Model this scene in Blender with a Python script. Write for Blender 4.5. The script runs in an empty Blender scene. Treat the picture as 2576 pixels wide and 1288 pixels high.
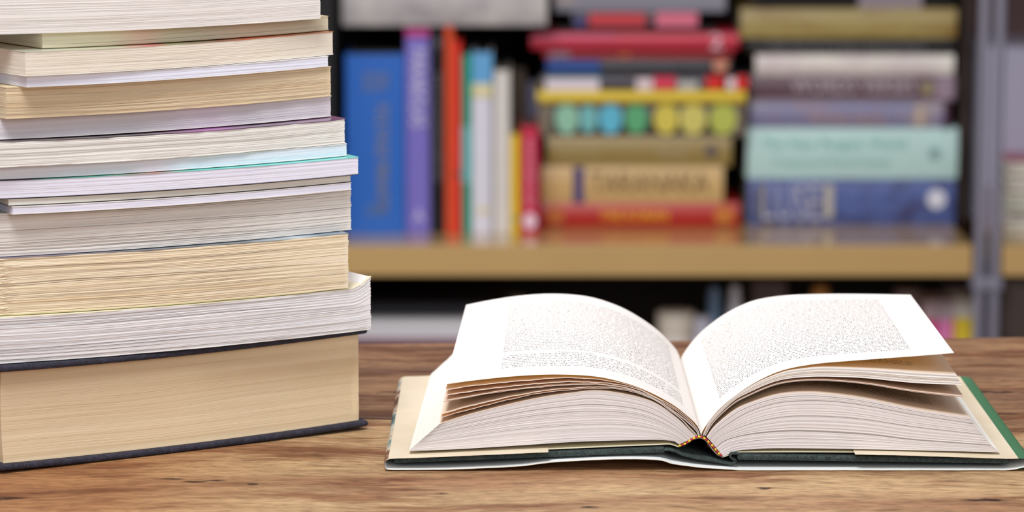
import bpy, math, random
import numpy as np
from mathutils import Vector

# ------------------------------------------------------------ camera, world, lights, exposure
SC = bpy.context.scene
F = 8270.0                      # focal length in pixels of a 2576 wide frame
YH = -620.0                     # horizon row
TZ = 0.75                       # table top
CAMH = 0.373                    # camera height above the table top
TH = math.atan((644 - YH) / F)
cam_d = bpy.data.cameras.new('camera'); cam = bpy.data.objects.new('camera', cam_d)
SC.collection.objects.link(cam); SC.camera = cam
cam_d.sensor_width = 36.0; cam_d.lens = 36.0 * F / 2576.0
cam_d.clip_start = 0.05; cam_d.clip_end = 50
cam.location = (0, 0, TZ + CAMH); cam.rotation_euler = (math.pi / 2 - TH, 0, 0)
cam_d.dof.use_dof = True; cam_d.dof.focus_distance = 1.755
cam_d.dof.aperture_fstop = 9.0; cam_d.dof.aperture_blades = 0

w = bpy.data.worlds.new('world'); SC.world = w; w.use_nodes = True
w.node_tree.nodes['Background'].inputs[0].default_value = (0.93, 0.95, 1.0, 1)
w.node_tree.nodes['Background'].inputs[1].default_value = 0.38

def area(name, loc, target, size, power, col=(1, 1, 1), sizey=None):
    d = bpy.data.lights.new(name, 'AREA'); o = bpy.data.objects.new(name, d)
    SC.collection.objects.link(o); d.energy = power; d.color = col
    d.shape = 'RECTANGLE'; d.size = size; d.size_y = sizey or size
    o.location = loc
    o.rotation_euler = (Vector(target) - Vector(loc)).to_track_quat('-Z', 'Y').to_euler()
    return o
area('softbox_light', (-0.30, 0.85, 2.35), (0.03, 1.8, 0.8), 0.7, 31, (0.97, 0.985, 1.0))
area('front_fill_light', (0.75, -0.8, 1.85), (0.1, 3.6, 0.5), 1.0, 17, (1.0, 0.99, 1.0))  # fill light added from the camera side to reach the lower shelf
area('room_light', (-0.45, 2.35, 2.1), (0.3, 4.4, 0.45), 1.0, 32, (1.0, 0.98, 0.98))

SC.view_settings.view_transform = 'Standard'; SC.view_settings.look = 'None'
SC.view_settings.gamma = 1.0; SC.view_settings.use_curve_mapping = False
SC.view_settings.exposure = 0.0
SC.cycles.max_bounces = 10; SC.cycles.diffuse_bounces = 5

# ------------------------------------------------------------ helpers
R = random.Random(7)
def lin(c):
    return tuple(((v / 12.92) if v <= 0.04045 else ((v + 0.055) / 1.055) ** 2.4) for v in c)
def C8(r, g, b): return lin((r / 255, g / 255, b / 255))
def ray(px, py):
    cx = (px - 1288) / F; cy = (644 - py) / F
    y = math.cos(TH) + cy * math.sin(TH); z = -math.sin(TH) + cy * math.cos(TH)
    return cx / y, z / y
def atY(px, py, Y):
    a, b = ray(px, py); return (a * Y, Y, TZ + CAMH + b * Y)
def atZ(px, py, z):
    a, b = ray(px, py); Y = (z - TZ - CAMH) / b; return (a * Y, Y, z)
def link(o, parent=None):
    SC.collection.objects.link(o)
    if parent is not None: o.parent = parent
    return o
def mobj(name, verts, faces, mats, parent=None, loc=(0, 0, 0), midx=None, smooth=False, bevel=None):
    me = bpy.data.meshes.new(name)
    me.from_pydata([tuple(v) for v in verts], [], faces)
    if not isinstance(mats, (list, tuple)): mats = [mats]
    for m in mats: me.materials.append(m)
    if midx is not None: me.polygons.foreach_set('material_index', midx)
    if smooth: me.polygons.foreach_set('use_smooth', [True] * len(me.polygons))
    me.update()
    o = bpy.data.objects.new(name, me); o.location = loc; link(o, parent)
    if bevel:
        b = o.modifiers.new('bevel', 'BEVEL'); b.width = bevel; b.segments = 3; b.limit_method = 'ANGLE'
        b.harden_normals = False
    return o
def empty(name, loc, rz=0):
    o = bpy.data.objects.new(name, None); o.location = loc; o.rotation_euler = (0, 0, rz)
    o.empty_display_size = 0.02; return link(o)
def tag(o, label, cat, group=None, kind=None):
    if label: o['label'] = label
    if cat: o['category'] = cat
    if group: o['group'] = group
    if kind: o['kind'] = kind
    return o
def boxv(x0, x1, y0, y1, z0, z1):
    v = [(x0, y0, z0), (x1, y0, z0), (x1, y1, z0), (x0, y1, z0), (x0, y0, z1), (x1, y0, z1), (x1, y1, z1), (x0, y1, z1)]
    f = [(0, 3, 2, 1), (4, 5, 6, 7), (0, 1, 5, 4), (1, 2, 6, 5), (2, 3, 7, 6), (3, 0, 4, 7)]
    return v, f
def merge(parts):
    V = []; Fc = []
    for v, f in parts:
        n = len(V); V += list(v); Fc += [tuple(i + n for i in q) for q in f]
    return V, Fc
def lathe(prof, n=20, cx=0, cy=0):
    V = []; Fc = []
    for r, z in prof:
        for k in range(n):
            a = 2 * math.pi * k / n; V.append((cx + r * math.cos(a), cy + r * math.sin(a), z))
    for i in range(len(prof) - 1):
        for k in range(n):
            k2 = (k + 1) % n
            Fc.append((i * n + k, i * n + k2, (i + 1) * n + k2, (i + 1) * n + k))
    Fc.append(tuple(range(n - 1, -1, -1))); Fc.append(tuple((len(prof) - 1) * n + k for k in range(n)))
    return V, Fc
def resample(pts, n):
    p = np.array(pts, float)
    # smooth through the points with catmull-rom, then arc-length resample
    q = np.vstack([2 * p[0] - p[1], p, 2 * p[-1] - p[-2]])
    out = []
    for i in range(1, len(q) - 2):
        for t in np.linspace(0, 1, 24, endpoint=False):
            a, b, c, d = q[i - 1], q[i], q[i + 1], q[i + 2]
            out.append(0.5 * ((2 * b) + (-a + c) * t + (2 * a - 5 * b + 4 * c - d) * t * t + (-a + 3 * b - 3 * c + d) * t ** 3))
    out.append(q[-2]); out = np.array(out)
    s = np.concatenate([[0], np.cumsum(np.linalg.norm(np.diff(out, axis=0), axis=1))])
    u = np.linspace(0, s[-1], n)
    return np.stack([np.interp(u, s, out[:, k]) for k in range(out.shape[1])], 1)
def wave(seed, amps=((1, 1.0), (2.3, 0.6), (5.1, 0.35), (11.7, 0.2))):
    r = random.Random(seed); ph = [(f * (0.8 + 0.4 * r.random()), a, r.random() * 6.28) for f, a in amps]
    return lambda u: sum(a * math.sin(6.283 * f * u + p) for f, a, p in ph) / 2.0

# ------------------------------------------------------------ materials
def nmat(name):
    m = bpy.data.materials.new(name); m.use_nodes = True
    nt = m.node_tree; b = nt.nodes['Principled BSDF']; return m, nt, b
MC = {}
def plain(name, col, rough=0.6, metal=0.0, bump=0.0, scale=400, var=0.0, spec=0.5, coat=0):
    if name in MC: return MC[name]
    m, nt, b = nmat(name); N = nt.nodes; L = nt.links
    b.inputs['Base Color'].default_value = (*col, 1); b.inputs['Roughness'].default_value = rough
    b.inputs['Metallic'].default_value = metal; b.inputs['Specular IOR Level'].default_value = spec
    b.inputs['Coat Weight'].default_value = coat
    tc = N.new('ShaderNodeTexCoord'); nz = N.new('ShaderNodeTexNoise'); nz.inputs['Scale'].default_value = scale
    L.new(tc.outputs['Object'], nz.inputs['Vector'])
    if var:
        r = N.new('ShaderNodeMixRGB'); r.blend_type = 'MIX'
        r.inputs[1].default_value = (*[c * (1 - var) for c in col], 1); r.inputs[2].default_value = (*[min(1, c * (1 + var)) for c in col], 1)
        L.new(nz.outputs['Fac'], r.inputs[0]); L.new(r.outputs[0], b.inputs['Base Color'])
    if bump:
        bp = N.new('ShaderNodeBump'); bp.inputs['Strength'].default_value = bump; bp.inputs['Distance'].default_value = 0.0005
        L.new(nz.outputs['Fac'], bp.inputs['Height']); L.new(bp.outputs[0], b.inputs['Normal'])
    MC[name] = m; return m
def ramp(nt, fac, stops):
    r = nt.nodes.new('ShaderNodeValToRGB'); e = r.color_ramp.elements
    while len(e) < len(stops): e.new(0.5)
    for k, (p, c) in enumerate(stops): e[k].position = p; e[k].color = (*c, 1)
    nt.links.new(fac, r.inputs[0]); return r.outputs[0]

def edge_paper(name, col, col2, stripes=1.0):
    """cut paper edge: fine lines running along the leaves"""
    m, nt, b = nmat(name); N = nt.nodes; L = nt.links
    tc = N.new('ShaderNodeTexCoord'); mp = N.new('ShaderNodeMapping'); mp.inputs['Scale'].default_value = (3, 3, 2800)
    nz = N.new('ShaderNodeTexNoise'); nz.inputs['Scale'].default_value = 1.0; nz.inputs['Detail'].default_value = 3
    L.new(tc.outputs['Object'], mp.inputs[0]); L.new(mp.outputs[0], nz.inputs['Vector'])
    mp2 = N.new('ShaderNodeMapping'); mp2.inputs['Scale'].default_value = (2, 2, 200)
    nz2 = N.new('ShaderNodeTexNoise'); nz2.inputs['Scale'].default_value = 1.0; nz2.inputs['Detail'].default_value = 2
    L.new(tc.outputs['Object'], mp2.inputs[0]); L.new(mp2.outputs[0], nz2.inputs['Vector'])
    c = ramp(nt, nz2.outputs['Fac'], [(0.3, col2), (0.62, col)])
    c1 = ramp(nt, nz.outputs['Fac'], [(0.33, tuple(1 - 0.15 * stripes for _ in col)), (0.55, (1, 1, 1))])
    mx = N.new('ShaderNodeMixRGB'); mx.blend_type = 'MULTIPLY'; mx.inputs[0].default_value = 1
    L.new(c, mx.inputs[1]); L.new(c1, mx.inputs[2]); L.new(mx.outputs[0], b.inputs['Base Color'])
    b.inputs['Roughness'].default_value = 0.75; b.inputs['Specular IOR Level'].default_value = 0.2
    bp = N.new('ShaderNodeBump'); bp.inputs['Strength'].default_value = 0.35; bp.inputs['Distance'].default_value = 0.0002
    L.new(nz.outputs['Fac'], bp.inputs['Height']); L.new(bp.outputs[0], b.inputs['Normal'])
    return m

def leaf_paper(name, col, trans, tw):
    m = bpy.data.materials.new(name); m.use_nodes = True; nt = m.node_tree; N = nt.nodes; L = nt.links
    b = N['Principled BSDF']; b.inputs['Base Color'].default_value = (*col, 1)
    b.inputs['Roughness'].default_value = 0.65; b.inputs['Specular IOR Level'].default_value = 0.25
    t = N.new('ShaderNodeBsdfTranslucent'); t.inputs[0].default_value = (*trans, 1)
    mx = N.new('ShaderNodeMixShader'); mx.inputs[0].default_value = tw
    L.new(b.outputs[0], mx.inputs[1]); L.new(t.outputs[0], mx.inputs[2]); L.new(mx.outputs[0], N['Material Output'].inputs[0])
    return m
M_LEAF = leaf_paper('open_book_leaf', (0.94, 0.945, 0.95), (0.99, 0.70, 0.26), 0.28)
M_LEAF2 = leaf_paper('amber_shaded_inner_leaf', (0.93, 0.86, 0.72), (0.99, 0.62, 0.16), 0.36)  # copy of the leaf paper with amber interreflection put into its colour
M_EDGE_LIT = plain('lit_leaf_edges', C8(250, 248, 246), .7)  # paler copy of the cut edges, lit leaf tops put into the colour
M_EDGE = plain('cut_leaf_edges', C8(232, 225, 226), .8)
M_PAGE = leaf_paper('open_book_pages', (0.91, 0.875, 0.81), (0.9, 0.62, 0.32), 0.10)
M_ENDP = plain('endpaper', C8(235, 226, 196), 0.7)
M_INK = plain('printing_ink', C8(108, 108, 116), 0.7)

def cloth(name, col, col2, scale=2200):
    m, nt, b = nmat(name); N = nt.nodes; L = nt.links
    tc = N.new('ShaderNodeTexCoord'); mp = N.new('ShaderNodeMapping'); mp.inputs['Rotation'].default_value = (0.3, 0.2, 0.78)
    mp.inputs['Scale'].default_value = (scale, scale, scale); L.new(tc.outputs['Object'], mp.inputs[0])
    ck = N.new('ShaderNodeTexVoronoi'); ck.inputs['Scale'].default_value = 1; L.new(mp.outputs[0], ck.inputs[0])
    nz = N.new('ShaderNodeTexNoise'); nz.inputs['Scale'].default_value = 250; L.new(tc.outputs['Object'], nz.inputs[0])
    c = ramp(nt, ck.outputs['Distance'], [(0.1, col2), (0.6, col)])
    c2 = ramp(nt, nz.outputs['Fac'], [(0.4, (0.75, 0.75, 0.75)), (0.7, (1.3, 1.3, 1.3))])
    mx = N.new('ShaderNodeMixRGB'); mx.blend_type = 'MULTIPLY'; mx.inputs[0].default_value = 1
    L.new(c, mx.inputs[1]); L.new(c2, mx.inputs[2]); L.new(mx.outputs[0], b.inputs['Base Color'])
    b.inputs['Roughness'].default_value = 0.8
    bp = N.new('ShaderNodeBump'); bp.inputs['Strength'].default_value = 0.5; bp.inputs['Distance'].default_value = 0.0002
    L.new(ck.outputs['Distance'], bp.inputs['Height']); L.new(bp.outputs[0], b.inputs['Normal'])
    return m

def table_wood(name, light, mid, dark, seed=0.0, redness=0.5, cracks=()):
    m, nt, b = nmat(name); N = nt.nodes; L = nt.links
    tc = N.new('ShaderNodeTexCoord')
    wp = N.new('ShaderNodeTexNoise'); wp.inputs['Scale'].default_value = 9; wp.inputs['Detail'].default_value = 2
    L.new(tc.outputs['Object'], wp.inputs[0])
    vm = N.new('ShaderNodeVectorMath'); vm.operation = 'MULTIPLY_ADD'; vm.inputs[1].default_value = (0.0, 0.035, 0.0)
    L.new(wp.outputs['Color'], vm.inputs[0]); L.new(tc.outputs['Object'], vm.inputs[2])
    def noise(sc, loc, detail=5, rough=0.6):
        mp = N.new('ShaderNodeMapping'); mp.inputs['Scale'].default_value = sc; mp.inputs['Location'].default_value = loc
        L.new(vm.outputs[0], mp.inputs[0]); nz = N.new('ShaderNodeTexNoise'); nz.inputs['Scale'].default_value = 1
        nz.inputs['Detail'].default_value = detail; nz.inputs['Roughness'].default_value = rough
        L.new(mp.outputs[0], nz.inputs[0]); return nz.outputs['Fac']
    broad = noise((3.0, 16, 4), (seed, seed, 0), 4)
    grain = noise((16, 120, 20), (seed * 2, 3, 0), 5, 0.65)
    fine = noise((75, 480, 60), (5, seed, 0), 3, 0.6)
    patch = noise((9, 45, 9), (seed + 9, 1, 0), 6, 0.65)
    fine2 = noise((150, 1000, 90), (2, seed, 7), 2, 0.5)
    c1 = ramp(nt, broad, [(0.36, mid), (0.56, light)])
    c2 = ramp(nt, patch, [(0.40, (0.52, 0.34, 0.26)), (0.50, (1, 1, 1)), (0.72, (1.1, 1.07, 1.02))])
    c3 = ramp(nt, grain, [(0.30, (0.50, 0.42, 0.36)), (0.45, (0.88, 0.84, 0.80)), (0.6, (1.08, 1.08, 1.08))])
    c4 = ramp(nt, fine, [(0.30, (0.50, 0.44, 0.40)), (0.47, (0.97, 0.96, 0.95)), (0.7, (1.1, 1.1, 1.1))])
    def mul(a, c, f=1.0):
        x = N.new('ShaderNodeMixRGB'); x.blend_type = 'MULTIPLY'; x.inputs[0].default_value = f
        L.new(a, x.inputs[1]); L.new(c, x.inputs[2]); return x.outputs[0]
    c5 = ramp(nt, fine2, [(0.34, (0.62, 0.57, 0.54)), (0.5, (1, 1, 1)), (0.68, (1.12, 1.12, 1.12))])
    col = mul(mul(mul(mul(c1, c2, 0.85), c3, 0.8), c4, 0.9), c5, 0.8)
    if redness:
        sx = N.new('ShaderNodeSeparateXYZ'); L.new(vm.outputs[0], sx.inputs[0])
        ad = N.new('ShaderNodeMath'); ad.operation = 'MULTIPLY_ADD'; ad.inputs[1].default_value = 0.12; L.new(patch, ad.inputs[0]); L.new(sx.outputs[0], ad.inputs[2])
        rd = N.new('ShaderNodeMapRange'); rd.inputs[1].default_value = -0.09; rd.inputs[2].default_value = -0.20; L.new(ad.outputs[0], rd.inputs[0])
        rx = N.new('ShaderNodeMixRGB'); rx.blend_type = 'MULTIPLY'; rx.inputs[2].default_value = (0.82, 0.60, 0.47, 1)
        L.new(rd.outputs[0], rx.inputs[0]); L.new(col, rx.inputs[1]); col = rx.outputs[0]
    # splits in the boards: long thin openings along the grain
    h = fine
    for (cx, cy, lx, ly, sd) in cracks:
        mp = N.new('ShaderNodeMapping'); mp.vector_type = 'POINT'
        mp.inputs['Location'].default_value = (-cx / lx, -cy / ly, 0); mp.inputs['Scale'].default_value = (1 / lx, 1 / ly, 0)
        w2 = N.new('ShaderNodeTexNoise'); w2.inputs['Scale'].default_value = 90; w2.inputs['Detail'].default_value = 4
        w2.inputs['Roughness'].default_value = 0.7
        mpp = N.new('ShaderNodeMapping'); mpp.inputs['Location'].default_value = (sd, sd * 3, 0); mpp.inputs['Scale'].default_value = (1, 4, 1)
        L.new(tc.outputs['Object'], mpp.inputs[0]); L.new(mpp.outputs[0], w2.inputs[0])
        v2 = N.new('ShaderNodeVectorMath'); v2.operation = 'MULTIPLY_ADD'; v2.inputs[1].default_value = (0.006, 0.014, 0)
        L.new(w2.outputs['Color'], v2.inputs[0]); L.new(tc.outputs['Object'], v2.inputs[2])
        v3 = N.new('ShaderNodeVectorMath'); v3.operation = 'SUBTRACT'; v3.inputs[1].default_value = (0.003, 0.007, 0)
        L.new(v2.outputs[0], v3.inputs[0]); L.new(v3.outputs[0], mp.inputs[0])
        ln = N.new('ShaderNodeVectorMath'); ln.operation = 'LENGTH'; L.new(mp.outputs[0], ln.inputs[0])
        mk = ramp(nt, ln.outputs['Value'], [(0.55, (0.09, 0.05, 0.035)), (0.95, (1, 1, 1))])
        col = mul(col, mk)
    L.new(col, b.inputs['Base Color'])
    b.inputs['Roughness'].default_value = 0.55; b.inputs['Specular IOR Level'].default_value = 0.35
    mxh = N.new('ShaderNodeMath'); mxh.operation = 'ADD'; L.new(grain, mxh.inputs[0]); L.new(fine, mxh.inputs[1])
    bp = N.new('ShaderNodeBump'); bp.inputs['Strength'].default_value = 0.5; bp.inputs['Distance'].default_value = 0.0006
    L.new(mxh.outputs[0], bp.inputs['Height']); L.new(bp.outputs[0], b.inputs['Normal'])
    return m

# ------------------------------------------------------------ room shell
def slab(name, x0, x1, y0, y1, z0, z1, mat):
    v, f = boxv(x0, x1, y0, y1, z0, z1); o = mobj(name, v, f, mat); o['kind'] = 'structure'; return o
slab('floor', -3, 3.2, -1.5, 5.0, -0.05, 0.0, plain('floor_wood', C8(120, 95, 75), 0.5, var=0.2, scale=3))
slab('wall_back', -3, 3.2, 4.86, 5.0, 0.0, 2.7, plain('wall_paint', C8(118, 92, 92), 0.9, bump=0.1, scale=60))

# ------------------------------------------------------------ table
def ptz(px, py): return atZ(px, py, TZ)
seamL = ptz(960, 1050); seamR = ptz(2560, 1081); farL = ptz(920, 864); farR = ptz(2450, 847)
def lineY(a, b, x): return a[1] + (b[1] - a[1]) * (x - a[0]) / (b[0] - a[0])
TX0, TX1 = -0.95, 1.05
tab = empty('table', (0.05, 1.55, 0))
tag(tab, 'worn brown wooden plank table carrying the tall stack and the open book', 'table')
tloc = (0.05, 1.55, 0)
def plank(name, yA, yB, mat, dz=0.0, th=0.035):
    """yA, yB: functions of x giving near and far edge"""
    n = 60; V = []; r = 0.0022
    prof = [(0, -th), (0, -r), (0.3 * r, -0.3 * r), (r, 0)]
    for i in range(n + 1):
        x = TX0 + (TX1 - TX0) * i / n
        a = yA(x); b2 = yB(x)
        col = [(a + p, z) for p, z in prof] + [(b2 - p, z) for p, z in reversed(prof)]
        for y, z in col: V.append((x - tloc[0], y - tloc[1], TZ + z + dz))
    k = 8; Fc = []
    for i in range(n):
        for j in range(k):
            j2 = (j + 1) % k
            Fc.append((i * k + j, i * k + j2, (i + 1) * k + j2, (i + 1) * k + j))
    Fc.append(tuple(range(k))); Fc.append(tuple(n * k + j for j in reversed(range(k))))
    return mobj(name, V, Fc, mat, tab)
wv1 = wave(3); wv2 = wave(9)
def tl(px, py):
    p = ptz(px, py); return p[0] - tloc[0], p[1] - tloc[1]
cr_near = [(*tl(425, 1205), 0.010, 0.0022, 1.0), (*tl(492, 1212), 0.008, 0.0030, 2.7), (*tl(540, 1209), 0.007, 0.0020, 7.7), (*tl(20, 1254), 0.012, 0.0040, 5.0),
           (*tl(636, 1218), 0.004, 0.0036, 8.0), (*tl(1925, 1228), 0.006, 0.0022, 3.3), (*tl(2480, 1258), 0.016, 0.0030, 4.1),
           (*tl(1110, 1243), 0.006, 0.0014, 6.2), (*tl(1480, 1276), 0.007, 0.0022, 9.2)]
cr_far = [(*tl(2480, 985), 0.03, 0.0030, 3.0), (*tl(1040, 985), 0.025, 0.004, 6.0), (*tl(2490, 1040), 0.02, 0.0022, 2)]
W_near = table_wood('near_plank_wood', C8(186, 155, 116), C8(156, 116, 84), C8(90, 50, 30), 0.4, redness=1, cracks=cr_near)
W_far = table_wood('far_plank_wood', C8(150, 115, 84), C8(112, 80, 60), C8(70, 45, 30), 3.4, redness=0, cracks=cr_far)
seam = lambda x: lineY(seamL, seamR, x) + 0.0012 * wv1(x)
plank('plank', lambda x: 1.30, lambda x: seam(x) - 0.0045, W_near)
plank('plank', lambda x: seam(x) + 0.0008, lambda x: lineY(farL, farR, x) + 0.002 * wv2(x), W_far, dz=-0.0003)
plank('plank', lambda x: 1.02, lambda x: 1.298, W_near)
for lx in (-0.82, 0.82):
    for ly in (-0.42, 0.38):
        v, f = boxv(lx - 0.04, lx + 0.04, ly - 0.04, ly + 0.04, 0, TZ - 0.0351); mobj('leg', v, f, W_far, tab, bevel=0.004)
v, f = merge([boxv(-0.78, 0.78, -0.40, -0.375, TZ - 0.12, TZ - 0.0352), boxv(-0.78, 0.78, 0.345, 0.37, TZ - 0.12, TZ - 0.0352)])
mobj('apron', v, f, W_far, tab)

# ------------------------------------------------------------ stack of books on the left
SA = math.radians(30)                                    # axis along which the pile sags
SCx, SCy = -0.18, 1.737
def sag(x, y):
    t = (x - SCx) * math.cos(SA) + (y - SCy) * math.sin(SA)
    return 0.0014 * (t / 0.1) ** 2
def bnoise(seed):
    r = random.Random(seed); a = [r.uniform(-1, 1) for _ in range(4096)]
    return a
class Bk: pass
def ring(L, D, nx, ny):
    """closed outline, local coords, with outward normals; front face first, from left to right"""
    P = []
    for i in range(nx): P.append((-L / 2 + L * i / nx, 0.0, 0, -1))
    for i in range(ny): P.append((L / 2, D * i / ny, 1, 0))
    for i in range(6): P.append((L / 2 - L * i / 6, D, 0, 1))
    for i in range(ny): P.append((-L / 2, D - D * i / ny, -1, 0))
    return P
def page_block(parent, L, D, z0, z1, mat, az, seed, amp=0.00016, groove=0.06, gdep=0.0006, concave=0.0, wander=0.0004, fray=0.0, curl=None, lay=0.00024, x0=0.0):
    r = random.Random(seed); T = z1 - z0; n = max(6, int(T / lay)); nx = 64; ny = 12
    P = ring(L, D, nx, ny); m = len(P)
    ox, oy = parent.location.x, parent.location.y; ca, sa = math.cos(az), math.sin(az)
    wv = [wave(seed * 31 + k, ((.6, 1), (1.5, .5))) for k in range(5)]; lw = [wave(seed * 77 + k, ((0.7, 1), (1.9, .6), (5, .3), (13, .12))) for k in range(9)]
    V = []; Fc = []
    zs = [0]
    for i in range(n): zs.append(zs[-1] + r.uniform(0.6, 1.4))
    zs = [z / zs[-1] for z in zs]
    lv = 0.0
    for i in range(n):
        lv = 0.6 * lv + r.uniform(-1, 1) * 0.8
        off = amp * lv
        isg = r.random() < groove and 2 < i < n - 3
        if isg: off = -gdep * r.uniform(0.5, 1.6)
        a, b = lw[r.randrange(9)], r.uniform(0.3, 1.0); g0, g1 = r.uniform(-0.6, 0.5), r.uniform(0.4, 1.2)
        for zz in (zs[i], zs[i + 1]):
            cc = -concave * (1 - (2 * zz - 1) ** 2)
            for (x, y, nx_, ny_) in P:
                u = x / L + 0.5
                o = off + amp * b * a(u * 1.0 + y * 4)
                if isg:   # grooves open and close along the book
                    k = min(1, max(0, (u - g0) / 0.15)) * min(1, max(0, (g1 - u) / 0.15)); o = off * k + (1 - k) * amp * lv * 0.5
                if ny_ == -1: o += cc
                X = x + nx_ * o; Y = y - ny_ * 0 + ny_ * o
                zl = T * zz
                env = math.sin(math.pi * zz)
                zl += wander * env * (wv[0](u) + 0.5 * wv[1](u * 2 + zz * 2)) * 1.0
                if fray:
                    k = max(0, 1 - u / 0.09) ** 1.5
                    zl += fray * k * (r.random() - 0.5) * min(1, 3 * env)
                    if ny_ == -1: Y += abs(fray) * 0.8 * k * (r.random() - 0.3)
                if curl:
                    c0, ch = curl; k = max(0, (u - c0) / (1 - c0)); zl += ch * max(0, 1 - Y / .045) * (k ** 1.6) * (0.22 + 0.78 * zz if zz > 0.58 else 0.45 * zz)
                wx = ox + X * ca - Y * sa; wy = oy + X * sa + Y * ca
                V.append((X, Y, z0 + zl + sag(wx, wy)))
    R2 = 2 * n
    for i in range(R2 - 1):
        for j in range(m):
            j2 = (j + 1) % m
            Fc.append((i * m + j, i * m + j2, (i + 1) * m + j2, (i + 1) * m + j))
    # close bottom and top with strips across the block, following its bend
    for base, up_ in ((0, False), ((R2 - 1) * m, True)):
        fr = [base + i for i in range(nx)] + [base + nx]; bk = [base + nx + 2 * ny + 6 - 0 - int(round(6 * i / nx)) for i in range(nx + 1)]
        bk = [base + nx + ny + 6 - int(round(6 * i / nx)) for i in range(nx + 1)]
        for i in range(nx):
            q = [fr[i], fr[i + 1], bk[i + 1], bk[i]]; q = list(dict.fromkeys(q))
            Fc.append(tuple(q if up_ else reversed(q)))
        c_l = [base] + [base + m - k for k in range(1, ny)]
    return mobj('page_block', V, Fc, mat, parent)
def bent_box(name, parent, x0, x1, y0, y1, z0, z1, mat, az, nx=40, ny=8, bevel=None, curl=None, edge=0.0, seed=1, Lr=None):
    ox, oy = parent.location.x, parent.location.y; ca, sa = math.cos(az), math.sin(az)
    V = []; Fc = []; wv = wave(seed); wz = wave(seed + 5, ((3, 1), (8, .8), (19, .5), (41, .4)))
    for lay_, z in ((0, z0), (1, z1)):
        for i in range(nx + 1):
            for j in range(ny + 1):
                x = x0 + (x1 - x0) * i / nx; y = y0 + (y1 - y0) * j / ny
                wx = ox + x * ca - y * sa; wy = oy + x * sa + y * ca
                zz = z + sag(wx, wy)
                u = x / (Lr or (x1 - x0)) + 0.5
                if j == 0: y += edge * wz(u)
                if curl:
                    c0, ch = curl; k = max(0, (u - c0) / (1 - c0)); zz += ch * max(0, 1 - y / .045) * (min(1.1, k) ** 1.6)
                V.append((x, y, zz))
    S = (nx + 1) * (ny + 1); idx = lambda l, i, j: l * S + i * (ny + 1) + j
    for i in range(nx):
        for j in range(ny):
            Fc.append((idx(0, i, j), idx(0, i, j + 1), idx(0, i + 1, j + 1), idx(0, i + 1, j)))
            Fc.append((idx(1, i, j), idx(1, i + 1, j), idx(1, i + 1, j + 1), idx(1, i, j + 1)))
    for i in range(nx):
        Fc.append((idx(0, i, 0), idx(0, i + 1, 0), idx(1, i + 1, 0), idx(1, i, 0)))
        Fc.append((idx(0, i + 1, ny), idx(0, i, ny), idx(1, i, ny), idx(1, i + 1, ny)))
    for j in range(ny):
        Fc.append((idx(0, 0, j + 1), idx(0, 0, j), idx(1, 0, j), idx(1, 0, j + 1)))
        Fc.append((idx(0, nx, j), idx(0, nx, j + 1), idx(1, nx, j + 1), idx(1, nx, j)))
    return V, Fc
def face_frame(az_deg, rec, xr, xl, yc, length=None):
    """centre of the visible fore edge of a book: its plane passes through the pile's face centre, set back by rec"""
    az = math.radians(az_deg); d = (math.cos(az), math.sin(az)); n = (-math.sin(az), math.cos(az))
    cx, cy = SCx + n[0] * rec, SCy + n[1] * rec
    def hit(px, py):
        a, b = ray(px, py)
        # a*Y = cx + t d0 ; Y = cy + t d1
        t = (a * cy - cx) / (d[0] - a * d[1]); return t
    tr = hit(xr, yc - 20); tl_ = hit(xl, yc + 20) if xl is not None else tr - length
    c = (tr + tl_) / 2; L = tr - tl_
    return az, (cx + d[0] * c, cy + d[1] * c), L
ORG = C8(232, 170, 130)
def glossy_art(name, stops):
    m, nt, b = nmat(name); N = nt.nodes; L = nt.links
    tc = N.new('ShaderNodeTexCoord'); sx = N.new('ShaderNodeSeparateXYZ'); L.new(tc.outputs['Object'], sx.inputs[0])
    nz = N.new('ShaderNodeTexNoise'); nz.inputs['Scale'].default_value = 40; L.new(tc.outputs['Object'], nz.inputs[0])
    ma = N.new('ShaderNodeMath'); ma.operation = 'MULTIPLY_ADD'; ma.inputs[1].default_value = 5.0; ma.inputs[2].default_value = 0.42
    L.new(sx.outputs[0], ma.inputs[0])
    m2 = N.new('ShaderNodeMath'); m2.operation = 'MULTIPLY_ADD'; m2.inputs[1].default_value = 0.16; L.new(nz.outputs['Fac'], m2.inputs[0]); L.new(ma.outputs[0], m2.inputs[2])
    L.new(ramp(nt, m2.outputs[0], stops), b.inputs['Base Color']); b.inputs['Roughness'].default_value = 0.22
    b.inputs['Coat Weight'].default_value = 0.25
    return m
A_multi = glossy_art('multicoloured_glossy_cover', [(0.1, C8(205, 208, 188)), (0.3, C8(212, 214, 184)), (0.38, C8(225, 110, 120)), (0.46, C8(150, 160, 110)), (0.6, C8(140, 100, 80)), (0.75, C8(220, 100, 50)), (0.9, C8(190, 120, 80))])
A_purple = glossy_art('dark_purple_glossy_cover', [(0.1, C8(95, 80, 90)), (0.35, C8(40, 25, 35)), (0.5, C8(70, 25, 60)), (0.62, C8(150, 70, 150)), (0.8, C8(70, 35, 70)), (0.95, C8(110, 70, 105))])
A_aqua = glossy_art('aqua_glossy_cover', [(0.1, C8(60, 60, 90)), (0.3, C8(90, 190, 170)), (0.45, C8(210, 150, 150)), (0.55, C8(110, 215, 205)), (0.9, C8(120, 220, 215))])
A_slate = glossy_art('slate_glossy_cover', [(0.1, C8(150, 140, 160)), (0.4, C8(105, 110, 120)), (0.7, C8(90, 100, 110)), (0.85, C8(190, 205, 215)), (0.95, C8(110, 130, 150))])
P_white = plain('white_card_cover', C8(238, 234, 228), 0.5)
P_cream = plain('cream_card_cover', C8(232, 222, 196), 0.5)
P_olive = plain('olive_glossy_cover', C8(200, 196, 140), 0.35)
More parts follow.
